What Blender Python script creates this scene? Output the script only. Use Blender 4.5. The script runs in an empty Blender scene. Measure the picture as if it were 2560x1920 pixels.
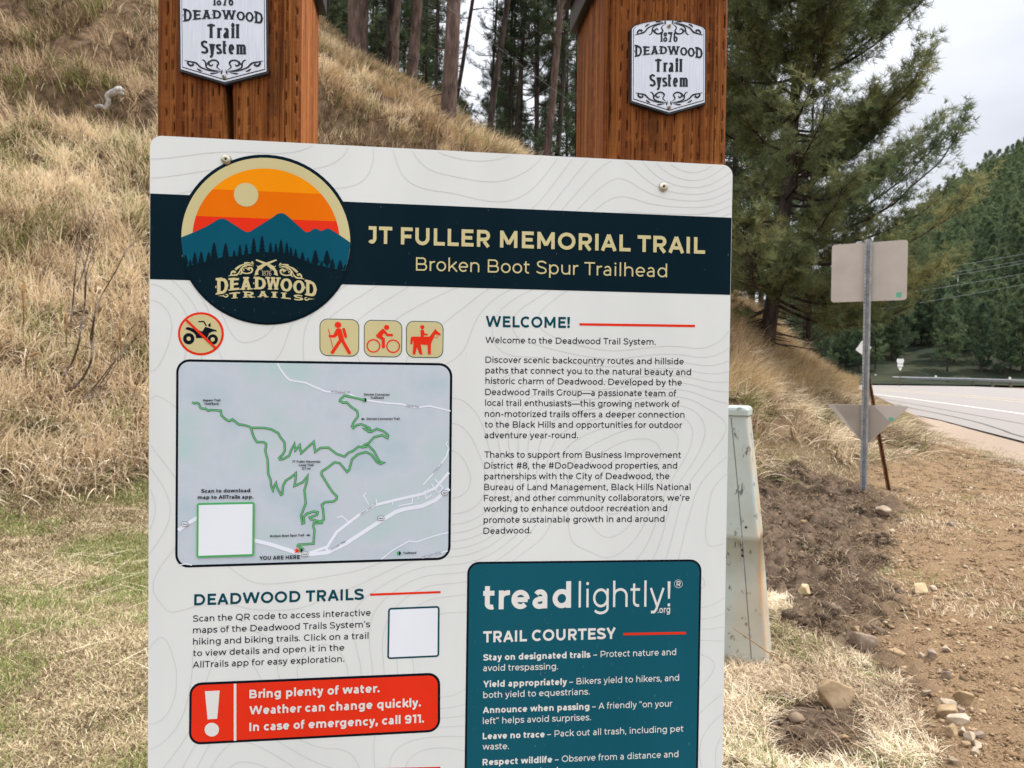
import bpy, bmesh, math, random
import numpy as np
from mathutils import Vector, Matrix

# ------------------------------------------------------------------ camera, sky, sun, exposure
SC = bpy.context.scene
COL = SC.collection
EYE = np.array([0.0, 0.0, 1.5])
FPX, PCX, PCY = 1850.0, 1280.0, 960.0            # focal length in photograph pixels
PITCH, ROLL = math.radians(-1.02), math.radians(0.7)
def _rx(a): c, s = math.cos(a), math.sin(a); return np.array([[1, 0, 0], [0, c, -s], [0, s, c]])
def _rz(a): c, s = math.cos(a), math.sin(a); return np.array([[c, -s, 0], [s, c, 0], [0, 0, 1]])
CR = _rx(math.pi / 2 + PITCH) @ _rz(ROLL)
cam_data = bpy.data.cameras.new("camera")
cam = bpy.data.objects.new("camera", cam_data)
COL.objects.link(cam)
m4 = np.eye(4); m4[:3, :3] = CR; m4[:3, 3] = EYE
cam.matrix_world = Matrix(m4.tolist())
cam_data.sensor_fit = 'HORIZONTAL'
cam_data.sensor_width = 36.0
cam_data.lens = FPX / 2560.0 * 36.0
cam_data.clip_start = 0.05
cam_data.clip_end = 5000
cam_data.dof.use_dof = True
cam_data.dof.focus_distance = 0.80
cam_data.dof.aperture_fstop = 22.0
SC.camera = cam

SUN_EL, SUN_AZ = math.radians(55), math.radians(14)     # azimuth from +X towards +Y
SUN = Vector((math.cos(SUN_AZ) * math.cos(SUN_EL), math.sin(SUN_AZ) * math.cos(SUN_EL), math.sin(SUN_EL)))
W = bpy.data.worlds.new("World"); SC.world = W; W.use_nodes = True
nt = W.node_tree; nt.nodes.clear()
def wn(t, **k):
    n = nt.nodes.new(t)
    for a, b in k.items(): setattr(n, a, b)
    return n
w_out = wn('ShaderNodeOutputWorld'); w_bg = wn('ShaderNodeBackground')
w_bg.inputs[1].default_value = 0.10
w_sky = wn('ShaderNodeTexSky', sky_type='NISHITA', sun_disc=False)
w_sky.sun_elevation = SUN_EL; w_sky.sun_rotation = math.radians(90) - SUN_AZ
w_tc = wn('ShaderNodeTexCoord'); w_sep = wn('ShaderNodeSeparateXYZ')
w_mr = wn('ShaderNodeMapRange'); w_mr.inputs[1].default_value = 0.0; w_mr.inputs[2].default_value = 1.0
w_mr.inputs[3].default_value = 8.1; w_mr.inputs[4].default_value = 24.0      # overcast: brighter overhead
w_map = wn('ShaderNodeMapping'); w_map.inputs['Scale'].default_value = (1, 1, 2.6)
w_no = wn('ShaderNodeTexNoise'); w_no.inputs['Scale'].default_value = 2.3; w_no.inputs['Detail'].default_value = 5
w_cr = wn('ShaderNodeMapRange'); w_cr.inputs[1].default_value = 0.30; w_cr.inputs[2].default_value = 0.62
w_cr.inputs[3].default_value = 0.78; w_cr.inputs[4].default_value = 0.99
w_va = wn('ShaderNodeMapRange'); w_va.inputs[1].default_value = 0.3; w_va.inputs[2].default_value = 0.7
w_va.inputs[3].default_value = 0.92; w_va.inputs[4].default_value = 1.10
w_mul = wn('ShaderNodeMath', operation='MULTIPLY')
w_cc = wn('ShaderNodeVectorMath', operation='SCALE'); w_cc.inputs[0].default_value = (0.955, 0.975, 1.04)
w_mix = wn('ShaderNodeMix', data_type='RGBA')
L = nt.links.new
w_pw = wn('ShaderNodeMath', operation='POWER'); w_pw.inputs[1].default_value = 1.7; w_ab = wn('ShaderNodeMath', operation='ABSOLUTE')
w_bk = wn('ShaderNodeMapRange', interpolation_type='SMOOTHSTEP'); w_bk.inputs[1].default_value = -0.55; w_bk.inputs[2].default_value = 0.35     # sky brightened behind the camera, added to fill the shaded board front
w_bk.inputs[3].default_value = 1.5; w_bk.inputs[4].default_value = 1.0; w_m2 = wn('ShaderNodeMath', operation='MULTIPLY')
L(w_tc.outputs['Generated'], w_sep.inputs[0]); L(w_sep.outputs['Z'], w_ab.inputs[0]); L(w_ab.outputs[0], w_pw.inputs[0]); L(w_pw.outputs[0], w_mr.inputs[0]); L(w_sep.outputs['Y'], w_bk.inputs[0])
L(w_tc.outputs['Generated'], w_map.inputs[0]); L(w_map.outputs[0], w_no.inputs['Vector'])
L(w_no.outputs['Fac'], w_cr.inputs[0]); L(w_no.outputs['Fac'], w_va.inputs[0])
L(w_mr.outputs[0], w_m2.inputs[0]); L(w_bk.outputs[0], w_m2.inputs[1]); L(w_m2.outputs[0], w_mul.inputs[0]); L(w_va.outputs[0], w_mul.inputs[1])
L(w_mul.outputs[0], w_cc.inputs['Scale'])
L(w_cr.outputs[0], w_mix.inputs[0]); L(w_sky.outputs[0], w_mix.inputs[6]); L(w_cc.outputs[0], w_mix.inputs[7])
L(w_mix.outputs[2], w_bg.inputs[0]); L(w_bg.outputs[0], w_out.inputs[0])

sun_d = bpy.data.lights.new("sun", 'SUN'); sun_d.energy = 5.0; sun_d.angle = math.radians(0.6)
sun_d.color = (1.0, 0.955, 0.89)
sun_o = bpy.data.objects.new("sun", sun_d); COL.objects.link(sun_o)
sun_o.rotation_euler = SUN.to_track_quat('Z', 'Y').to_euler(); sun_o.location = (20, 10, 30)

SC.view_settings.view_transform = 'Standard'
SC.view_settings.look = 'None'
SC.view_settings.exposure = 0.0
SC.view_settings.gamma = 1.0
SC.render.engine = 'CYCLES'
SC.cycles.use_denoising = True
SC.cycles.max_bounces = 6
SC.cycles.transparent_max_bounces = 4

# ------------------------------------------------------------------ helpers
rng = np.random.default_rng(11)
def rays(x, y):
    x = np.asarray(x, float); y = np.asarray(y, float)
    d = np.stack([(x - PCX) / FPX, -(y - PCY) / FPX, -np.ones_like(x)], -1)
    return d @ CR.T
def pw(x, y, d):                                  # the point seen at a pixel, d metres ahead
    r = rays(x, y); return EYE + r * (np.asarray(d, float) / r[..., 1])[..., None]
def to_px(P):
    c = (np.asarray(P, float) - EYE) @ CR
    z = np.maximum(-c[..., 2], 1e-6)
    return PCX + FPX * c[..., 0] / z, PCY - FPX * c[..., 1] / z
def inpoly(x, y, poly):
    r = np.zeros(np.shape(x), bool); n = len(poly)
    for i in range(n):
        x0, y0 = poly[i]; x1, y1 = poly[(i + 1) % n]
        if y0 == y1: continue
        c = ((y0 > y) != (y1 > y)) & (x < (x1 - x0) * (y - y0) / (y1 - y0) + x0)
        r ^= c
    return r
def sstep(a, b, x):
    t = np.clip((x - a) / (b - a), 0, 1); return t * t * (3 - 2 * t)
_T = np.random.default_rng(5).random((256, 256))
def vnoise(x, y):
    xi = np.floor(x).astype(int); yi = np.floor(y).astype(int)
    fx = x - xi; fy = y - yi; fx = fx * fx * (3 - 2 * fx); fy = fy * fy * (3 - 2 * fy)
    a = _T[xi & 255, yi & 255]; b = _T[(xi + 1) & 255, yi & 255]
    c = _T[xi & 255, (yi + 1) & 255]; d = _T[(xi + 1) & 255, (yi + 1) & 255]
    return (a * (1 - fx) + b * fx) * (1 - fy) + (c * (1 - fx) + d * fx) * fy
def fbm(x, y, o=4):
    s = 0; a = 0.5
    for i in range(o):
        s = s + a * vnoise(x + 17.3 * i, y + 9.1 * i); x = x * 2.03; y = y * 2.03; a *= 0.5
    return s / (1 - 0.5 ** o)

def tag(o, label=None, cat=None, group=None, kind=None):
    if label: o['label'] = label
    if cat: o['category'] = cat
    if group: o['group'] = group
    if kind: o['kind'] = kind
    return o
def link(name, me, parent=None):
    o = bpy.data.objects.new(name, me); COL.objects.link(o)
    if parent is not None: o.parent = parent
    return o
def empty(name, loc=(0, 0, 0), rz=0.0):
    o = bpy.data.objects.new(name, None); o.empty_display_size = 0.1; COL.objects.link(o)
    o.location = Vector([float(v) for v in loc]); o.rotation_euler = (0, 0, rz); return o
def np_mesh(name, V, F, mats, midx=None, attr=None, smooth=False):
    """V (n,3), F (m,3 or 4) or list of such arrays"""
    Fs = F if isinstance(F, list) else [F]
    me = bpy.data.meshes.new(name)
    V = np.ascontiguousarray(V, np.float32)
    me.vertices.add(len(V)); me.vertices.foreach_set('co', V.ravel())
    loops = np.concatenate([f.ravel() for f in Fs]).astype(np.int32)
    tot = np.concatenate([np.full(len(f), f.shape[1], np.int32) for f in Fs])
    st = np.concatenate([[0], np.cumsum(tot)[:-1]]).astype(np.int32)
    me.loops.add(len(loops)); me.loops.foreach_set('vertex_index', loops)
    me.polygons.add(len(tot)); me.polygons.foreach_set('loop_start', st)
    me.polygons.foreach_set('loop_total', tot)
    for m in (mats if isinstance(mats, (list, tuple)) else [mats]): me.materials.append(m)
    if midx is not None: me.polygons.foreach_set('material_index', np.asarray(midx, np.int32))
    if smooth: me.polygons.foreach_set('use_smooth', np.ones(len(tot), bool))
    for k, v in (attr or {}).items():
        a = me.attributes.new(k, 'FLOAT', 'POINT'); a.data.foreach_set('value', np.asarray(v, np.float32))
    me.update(calc_edges=True); me.validate()
    return me

class MB:
    """collects polygons with material slots; built as ONE mesh"""
    def __init__(s): s.v = []; s.f = []; s.m = []; s.mats = []
    def slot(s, m):
        if m not in s.mats: s.mats.append(m)
        return s.mats.index(m)
    def add(s, verts, faces, m):
        b = len(s.v); k = s.slot(m)
        s.v.extend([tuple(map(float, q)) for q in verts])
        for f in faces: s.f.append(tuple(b + i for i in f)); s.m.append(k)
    def box(s, lo, hi, m, bevel=0):
        x0, y0, z0 = lo; x1, y1, z1 = hi
        if bevel:
            bm = bmesh.new(); bmesh.ops.create_cube(bm, size=1)
            for v in bm.verts:
                v.co = Vector(((x0 + x1) / 2 + v.co.x * (x1 - x0), (y0 + y1) / 2 + v.co.y * (y1 - y0), (z0 + z1) / 2 + v.co.z * (z1 - z0)))
            bmesh.ops.bevel(bm, geom=bm.edges[:], offset=bevel, segments=2, profile=0.5, affect='EDGES')
            bm.verts.index_update()
            s.add([v.co for v in bm.verts], [[v.index for v in f.verts] for f in bm.faces], m); bm.free(); return
        V = [(x, y, z) for z in (z0, z1) for y in (y0, y1) for x in (x0, x1)]
        s.add(V, [(0, 2, 3, 1), (4, 5, 7, 6), (0, 1, 5, 4), (2, 6, 7, 3), (0, 4, 6, 2), (1, 3, 7, 5)], m)
    def prism(s, outline, y0, y1, m):             # outline in x,z; extruded along y
        n = len(outline)
        V = [(x, y0, z) for x, z in outline] + [(x, y1, z) for x, z in outline]
        s.add(V, [tuple(range(n)), tuple(range(2 * n - 1, n - 1, -1))] + [(i, i + n, (i + 1) % n + n, (i + 1) % n) for i in range(n)], m)
    def tube(s, pts, radii, m, n=8, cap=True):
        V, F = tube_np([(np.asarray(pts, float), np.asarray(radii, float))], n)
        s.add(V, [tuple(f) for f in F] + ([tuple(range(n))[::-1], tuple(range(len(V) - n, len(V)))] if cap else []), m)
    def build(s, name, parent=None, smooth=False):
        me = bpy.data.meshes.new(name); me.from_pydata(s.v, [], s.f)
        for m in s.mats: me.materials.append(m)
        me.polygons.foreach_set('material_index', np.asarray(s.m, np.int32))
        if smooth: me.polygons.foreach_set('use_smooth', np.ones(len(s.f), bool))
        me.update(); return link(name, me, parent)

def tube_np(chains, n=6):
    """chains: list of (pts (k,3), radii (k,)); returns verts, quads"""
    VV = []; FF = []; b = 0
    ang = np.linspace(0, 2 * np.pi, n, endpoint=False)
    for P, R in chains:
        k = len(P)
        T = np.gradient(P, axis=0); T /= np.linalg.norm(T, axis=1)[:, None] + 1e-12
        ref = np.where(np.abs(T[:, 2:3]) > 0.9, np.array([[1.0, 0, 0]]), np.array([[0, 0, 1.0]]))
        if np.abs(T[:, 2]).max() > 0.9 and np.abs(T[:, 2]).min() < 0.95: ref = np.tile([[0.31, 0.95, 0.05]], (k, 1))
        A = np.cross(T, ref); A /= np.linalg.norm(A, axis=1)[:, None] + 1e-12
        B = np.cross(T, A)
        V = P[:, None, :] + R[:, None, None] * (np.cos(ang)[None, :, None] * A[:, None, :] + np.sin(ang)[None, :, None] * B[:, None, :])
        VV.append(V.reshape(-1, 3))
        i = np.arange(k - 1)[:, None] * n; j = np.arange(n)[None, :]; j2 = (j + 1) % n
        FF.append(np.stack([b + i + j, b + i + j2, b + i + n + j2, b + i + n + j], -1).reshape(-1, 4)); b += k * n
    return np.concatenate(VV), np.concatenate(FF)

# ------------------------------------------------------------------ materials
class NT:
    def __init__(s, name):
        s.m = bpy.data.materials.new(name); s.m.use_nodes = True; s.t = s.m.node_tree; s.t.nodes.clear()
        s.out = s.n('ShaderNodeOutputMaterial'); s.p = s.n('ShaderNodeBsdfPrincipled'); s.l(s.p.outputs[0], s.out.inputs[0])
    def n(s, t, **k):
        q = s.t.nodes.new(t)
        for a, b in k.items(): setattr(q, a, b)
        return q
    def l(s, a, b): s.t.links.new(a, b)
    def val(s, sock, v):
        if hasattr(v, 'links') or hasattr(v, 'is_linked'): s.l(v, sock)
        else: sock.default_value = v
    def coord(s, scale=(1, 1, 1), kind='Object'):
        c = s.n('ShaderNodeTexCoord'); mp = s.n('ShaderNodeMapping'); mp.inputs['Scale'].default_value = scale
        s.l(c.outputs[kind], mp.inputs[0]); return mp.outputs[0]
    def noise(s, vec, scale, detail=4, rough=0.55):
        q = s.n('ShaderNodeTexNoise'); q.inputs['Scale'].default_value = scale; q.inputs['Detail'].default_value = detail
        q.inputs['Roughness'].default_value = rough; s.l(vec, q.inputs['Vector']); return q.outputs['Fac']
    def ramp(s, fac, stops):
        q = s.n('ShaderNodeValToRGB'); e = q.color_ramp.elements
        while len(e) < len(stops): e.new(0.5)
        for i, (p, c) in enumerate(stops): e[i].position = p; e[i].color = (*c, 1)
        s.l(fac, q.inputs[0]); return q.outputs[0]
    def mix(s, fac, a, b, mode='MIX'):
        q = s.n('ShaderNodeMix', data_type='RGBA', blend_type=mode)
        s.val(q.inputs[0], fac)
        for k, v in ((6, a), (7, b)):
            if isinstance(v, tuple): q.inputs[k].default_value = (*v, 1)
            else: s.l(v, q.inputs[k])
        return q.outputs[2]
    def mr(s, fac, a, b, c=0.0, d=1.0):
        q = s.n('ShaderNodeMapRange'); s.l(fac, q.inputs[0])
        for i, v in enumerate((a, b, c, d)): q.inputs[i + 1].default_value = v
        return q.outputs[0]
    def math(s, op, a, b=0.0):
        q = s.n('ShaderNodeMath', operation=op); s.val(q.inputs[0], a); s.val(q.inputs[1], b); return q.outputs[0]
    def attr(s, name): return s.n('ShaderNodeAttribute', attribute_name=name).outputs['Fac']
    def bump(s, h, strength=0.5, dist=0.01):
        q = s.n('ShaderNodeBump'); q.inputs['Strength'].default_value = strength; q.inputs['Distance'].default_value = dist
        s.l(h, q.inputs['Height']); s.l(q.outputs[0], s.p.inputs['Normal'])
    def fin(s, col=None, rough=0.6, spec=0.4, metal=0.0):
        if col is not None:
            if isinstance(col, tuple): s.p.inputs['Base Color'].default_value = (*col, 1)
            else: s.l(col, s.p.inputs['Base Color'])
        s.val(s.p.inputs['Roughness'], rough); s.p.inputs['Specular IOR Level'].default_value = spec
        s.p.inputs['Metallic'].default_value = metal; return s.m
def sr(r, g, b):
    f = lambda c: (c / 255 / 12.92) if c / 255 <= 0.04045 else ((c / 255 + 0.055) / 1.055) ** 2.4
    return (f(r), f(g), f(b))
def noisy(name, a, b, scale=8, rough=0.8, stretch=(1, 1, 1), lo=0.35, hi=0.65, bump=0.0, bd=0.01, metal=0.0, spec=0.12, detail=5):
    q = NT(name); c = q.coord(stretch); f = q.noise(c, scale, detail)
    if bump: q.bump(f, bump, bd)
    return q.fin(q.ramp(f, [(lo, a), (hi, b)]), rough, spec, metal)
def printed(name, col, dirt=0.05, specks=False):
    """laminated print: faint dust and tiny light scuffs"""
    q = NT(name); c = q.coord()
    f = q.noise(q.coord((1, 1, .35)), 7, 4); col2 = tuple(min(1, v * 1.06 + 0.002) for v in col)
    o = q.ramp(f, [(0.35, tuple(v * (1 - dirt) for v in col)), (0.7, col2)])
    if name == 'sign_white':
        g = q.noise(q.coord((1, 1, .5)), 260, 2); h = q.noise(c, 14, 3); o = q.mix(q.math('MULTIPLY', q.mr(g, .72, .80), q.mr(h, .52, .68, 0, .55)), o, (.30, .30, .28))
    if specks:
        g = q.noise(c, 330, 2); h = q.noise(c, 26, 3)
        k = q.math('MULTIPLY', q.mr(g, 0.735, 0.79), q.mr(h, 0.50, 0.66))
        o = q.mix(k, o, (0.35, 0.38, 0.40))
        g2 = q.noise(q.coord((1, 1, 0.25)), 420, 2)
        o = q.mix(q.math('MULTIPLY', q.mr(g2, 0.72, 0.80), 0.35), o, (0.3, 0.33, 0.35))
    return q.fin(o, 0.5, 0.05 if col[1] > .3 else 0.018)
PRINT = dict(
    white=printed('sign_white', (0.735, 0.757, 0.733), 0.055), contour=printed('contour_grey', (0.645, 0.66, 0.64)),
    navy=printed('navy_print', (0.0035, 0.014, 0.022), 0.05, True), cream=printed('cream_print', (0.60, 0.53, 0.275)),
    teal=printed('teal_print', (0.004, 0.085, 0.135)), orange=printed('orange_print', (0.80, 0.165, 0.003)),
    yellow=printed('yellow_print', (0.90, 0.29, 0.004)), red=printed('red_print', (0.78, 0.035, 0.012)),
    ink=printed('black_print', (0.006, 0.009, 0.014)), heading=printed('heading_teal', (0.004, 0.062, 0.085)),
    box=printed('courtesy_teal', (0.009, 0.096, 0.135), 0.08, True), pale=printed('pale_print', (0.75, 0.74, 0.70)),
    road=printed('road_print', (0.80, 0.83, 0.92)), trail=printed('trail_green', (0.15, 0.50, 0.20)),
    trail_edge=printed('trail_dark_green', (0.015, 0.12, 0.035)), boxgreen=printed('green_print', (0.08, 0.42, 0.13)),
    paper=printed('paper_white', (0.80, 0.83, 0.88)))
q = NT('map_print'); f = q.noise(q.coord(), 14, 5)
PRINT['map'] = q.fin(q.ramp(f, [(0.35, (0.46, 0.56, 0.62)), (0.5, (0.55, 0.60, 0.66)), (0.66, (0.47, 0.60, 0.605))]), 0.5, 0.06)

# ------------------------------------------------------------------ lettering: stroke-built alphabets
CAP, XH, ASC, DSC = 700.0, 520.0, 735.0, -190.0
def arc(cx, cy, rx, ry, a0, a1, n=None):
    n = n or max(4, int(abs(a1 - a0) / 15) + 1)
    t = np.radians(np.linspace(a0, a1, n)); return [(cx + rx * math.cos(a), cy + ry * math.sin(a)) for a in t]
def ring(cx, cy, rx, ry): return arc(cx, cy, rx, ry, 0, 360, 25)
def spl(P, k=5):
    P = [np.array(p, float) for p in P]; P = [2 * P[0] - P[1]] + P + [2 * P[-1] - P[-2]]; o = []
    for i in range(1, len(P) - 2):
        a, b, c, d = P[i - 1:i + 3]
        for j in range(k):
            t = j / k; o.append(0.5 * (2 * b + (c - a) * t + (2 * a - 5 * b + 4 * c - d) * t * t + (3 * b - a - 3 * c + d) * t ** 3))
    o.append(P[-2]); return [tuple(p) for p in o]
def ess(w, H, W0, x0=30):
    h = w / 2; q = lambda a, b: (x0 + a * W0, b)
    return spl([q(.93, .80 * H), q(.74, H - h - .03 * H), q(.47, H - h + 6), q(.19, H - h - .06 * H), q(.13, .72 * H), q(.27, .575 * H), q(.5, .51 * H),
                q(.78, .43 * H), q(.91, .28 * H), q(.82, h + .06 * H), q(.5, h - 6), q(.24, h + .03 * H), q(.03, .18 * H)])
def glyph(ch, w):
    h = w / 2; C, X = CAP, XH; l = 72 + h
    L_ = lambda *p: list(p)
    def bowl(xl, xr, y0, y1):
        r = (y1 - y0) / 2 - h; rx = min(r * 1.02, (xr - xl - h) * .8)
        return [(xl, y1 - h), (xr - h - rx, y1 - h)] + arc(xr - h - rx, (y0 + y1) / 2, rx, r, 84, -84) + [(xr - h - rx, y0 + h), (xl, y0 + h)]
    def nar(a, b): return [(b, 0), (b, X - 200)] + arc((a + b) / 2, X - 200, (b - a) / 2, 208 - h, 6, 180)
    G = {
     'a': (545, [[(455 - h, 0), (455 - h, 330)] + arc(258, 330, 197 - h, 198 - h, 8, 148), [(455 - h, 308 - h * .6), (240, 308 - h * .6)] + arc(240, 154, 195 - h, 154 - h * .8, 96, 270) + [(300, h * .9), (455 - h, 95)]]),
     'b': (640, [[(l, 0), (l, ASC)], ring(328, X / 2, 256 - h, X / 2 + 6 - h)]),
     'c': (525, [arc(300, X / 2, 255 - h, X / 2 + 6 - h, 46, 314)]),
     'd': (640, [[(568 - h, 0), (568 - h, ASC)], ring(312, X / 2, 256 - h, X / 2 + 6 - h)]),
     'e': (588, [[(60 + h, X / 2 - 6), (540 - h * .6, X / 2 - 6)], arc(300, X / 2, 252 - h, X / 2 + 6 - h, 0, 316)]),
     'f': (335, [[(130, 0), (130, 590)] + arc(265, 590, 135, 152 - h, 172, 72), [(20, X - h), (300, X - h)]]),
     'g': (642, [[(570 - h, X), (570 - h, -20)] + arc(312, -20, 258 - h, 178 - h, -8, -150), ring(312, X / 2, 256 - h, X / 2 + 6 - h)]),
     'h': (622, [[(l, 0), (l, ASC)], nar(l, 550 - h)]), 'i': (255, [[(128, 0), (128, X)], 'dot 128 665']),
     'j': (260, [[(130, X), (130, -60), (100, -150), (20, -160)], 'dot 130 665']),
     'k': (560, [[(l, 0), (l, ASC)], [(l, 165), (505, X)], [(235, 320), (530, 0)]]), 'l': (255, [[(128, 0), (128, ASC)]]),
     'm': (950, [[(l, 0), (l, X)], nar(l, 478), nar(478, 878 - h)]), 'n': (622, [[(l, 0), (l, X)], nar(l, 550 - h)]),
     'o': (604, [ring(302, X / 2, 258 - h, X / 2 + 6 - h)]), 'p': (640, [[(l, DSC), (l, X)], ring(328, X / 2, 256 - h, X / 2 + 6 - h)]),
     'q': (640, [[(568 - h, DSC), (568 - h, X)], ring(312, X / 2, 256 - h, X / 2 + 6 - h)]),
     'r': (375, [[(l, 0), (l, X)], arc(l + 200, X - 205, 200, 210 - h, 180, 78)]), 's': (468, [ess(w * .92, X, 410)]),
     't': (385, [[(140, 650), (140, 150)] + arc(262, 150, 122, 152 - h, 188, 292), [(25, X - h), (335, X - h)]]),
     'u': (618, [[(550 - h, 0), (550 - h, X)], [(550 - h, 220)] + arc((l + 550 - h) / 2, 212, (550 - h - l) / 2, 216 - h, -2, -180) + [(l, X)]]),
     'v': (520, [[(15 + h, X), (260, h * .4)], [(260, h * .4), (505 - h, X)]]),
     'w': (830, [[(15 + h, X), (222, h * .4)], [(222, h * .4), (415, X)], [(415, X), (608, h * .4)], [(608, h * .4), (815 - h, X)]]),
     'x': (520, [[(25 + h, 0), (495 - h, X)], [(25 + h, X), (495 - h, 0)]]),
     'y': (520, [[(15 + h, X), (262, 10)], [(505 - h, X), (235, -75), (170, -150), (60, -155)]]),
     'z': (470, [[(40, X - h), (425 - h, X - h), (50 + h, h), (435, h)]]),
     'A': (720, [[(15 + h, 0), (360, C - h * .3)], [(360, C - h * .3), (705 - h, 0)], [(140, 215), (580, 215)]]),
     'B': (745, [[(95 + h, 0), (95 + h, C)], bowl(95 + h, 640, 340 - h, C), bowl(95 + h, 690, 0, 350 + h)]),
     'C': (725, [arc(400, C / 2, 358 - h, C / 2 + 8 - h, 47, 313)]), 'D': (815, [[(95 + h, 0), (95 + h, C)], bowl(95 + h, 765, 0, C)]),
     'E': (660, [[(95 + h, 0), (95 + h, C)], [(95, C - h), (605, C - h)], [(95, C / 2 + 8), (555, C / 2 + 8)], [(95, h), (615, h)]]),
     'F': (625, [[(95 + h, 0), (95 + h, C)], [(95, C - h), (600, C - h)], [(95, 330), (545, 330)]]),
     'G': (780, [arc(400, C / 2, 358 - h, C / 2 + 8 - h, 47, 322) + [(690 - h, 120), (690 - h, 355)]]),
     'H': (800, [[(95 + h, 0), (95 + h, C)], [(705 - h, 0), (705 - h, C)], [(95, C / 2), (705, C / 2)]]),
     'I': (300, [[(150, 0), (150, C)]]),
     'J': (560, [[(130, C - h), (465 - h, C - h), (465 - h, 240)] + arc(270, 225, 195 - h, 232 - h, -2, -140)]),
     'K': (715, [[(95 + h, 0), (95 + h, C)], [(95 + h, 215), (640, C)], [(290, 400), (690 - h, 0)]]),
     'L': (595, [[(95 + h, 0), (95 + h, C)], [(95, h), (575, h)]]),
     'M': (940, [[(95 + h, 0), (95 + h, C)], [(845 - h, 0), (845 - h, C)], [(95 + h, C - h * .5), (470, 150)], [(470, 150), (845 - h, C - h * .5)]]),
     'N': (805, [[(95 + h, 0), (95 + h, C)], [(710 - h, 0), (710 - h, C)], [(95 + h, C - h * .5), (710 - h, h * .5)]]),
     'O': (840, [ring(420, C / 2, 378 - h, C / 2 + 8 - h)]), 'P': (710, [[(95 + h, 0), (95 + h, C)], bowl(95 + h, 665, 215, C)]),
     'Q': (840, [ring(420, C / 2, 378 - h, C / 2 + 8 - h), [(430, 160), (720, -90)]]),
     'R': (725, [[(95 + h, 0), (95 + h, C)], bowl(95 + h, 660, 235, C), [(400, 240), (665 - h, 0)]]), 'S': (630, [ess(w, C, 560)]),
     'T': (590, [[(295, 0), (295, C)], [(10, C - h), (580, C - h)]]),
     'U': (785, [[(88 + h, C), (88 + h, 280)] + arc(392, 280, 304 - h, 288 - h, 180, 360) + [(697 - h, 280), (697 - h, C)]]),
     'V': (710, [[(15 + h, C), (355, h * .4)], [(355, h * .4), (695 - h, C)]]),
     'W': (1090, [[(20 + h, C), (300, h * .4)], [(300, h * .4), (545, C)], [(545, C), (790, h * .4)], [(790, h * .4), (1070 - h, C)]]),
     'Y': (650, [[(5 + h, C), (325, 260)], [(645 - h, C), (325, 260)], [(325, 0), (325, 290)]]),
     '0': (660, [ring(330, C / 2, 285 - h, C / 2 + 6 - h)]), '1': (375, [[(250, 0), (250, C)], [(40, C - h), (250, C - h)]]),
     '2': (580, [spl([(60, 560), (150, 670 - h * .5), (290, C - h), (450, 640), (480, 490), (380, 320), (80, h)]) , [(70, h), (545, h)]]),
     '3': (580, [spl([(60, C - h), (490, C - h), (300, 410), (420, 370), (505 - h * .3, 215), (420, 50 + h * .4), (260, h), (50, 80 + h * .3)])]),
     '4': (660, [[(380, C), (60, 190), (640, 190)], [(480, 0), (480, 380)]]),
     '5': (580, [[(500, C - h), (140, C - h), (115, 390)] + spl([(115, 390), (300, 400), (480, 330), (510 - h * .3, 210), (430, 60 + h * .3), (260, h), (50, 80 + h * .3)])]),
     '6': (620, [ring(330, 225, 270 - h, 230 - h), spl([(60 + h, 230), (75 + h, 440), (190, 630 - h * .2), (360, C - h), (530, C - h - 35)])]),
     '7': (600, [[(40, C - 120), (40, C - h), (560 - h, C - h), (240, 0)]]),
     '8': (640, [ring(320, 198, 275 - h, 204 - h), ring(320, 520, 240 - h, 186 - h)]),
     '9': (620, [ring(290, 475, 270 - h, 230 - h), spl([(560 - h, 470), (545 - h, 260), (430, 70 + h * .2), (260, h), (90, h + 35)])]),
     '.': (230, ['dot 115 60']), ',': (230, ['dot 115 60', [(120, 60), (80, -110)]]), "’": (220, [[(120, C), (85, C - 190)]]),
     '“': (380, [[(80, C - 190), (115, C)], [(230, C - 190), (265, C)]]), '”': (380, [[(120, C), (85, C - 190)], [(270, C), (235, C - 190)]]),
     '!': (260, ['wedge 130', 'dot 130 62']), '–': (560, [[(60, 255), (500, 255)]]), '—': (960, [[(0, 255), (960, 255)]]),
     '-': (400, [[(60, 245), (340, 245)]]), '#': (700, [[(190, 0), (260, C)], [(440, 0), (510, C)], [(60, 230), (620, 230)], [(80, 480), (640, 480)]]),
     '/': (420, [[(30, -80), (390, 780)]]), ' ': (265, []),
    }
    if ch not in G: return 400, []
    return G[ch]
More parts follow.
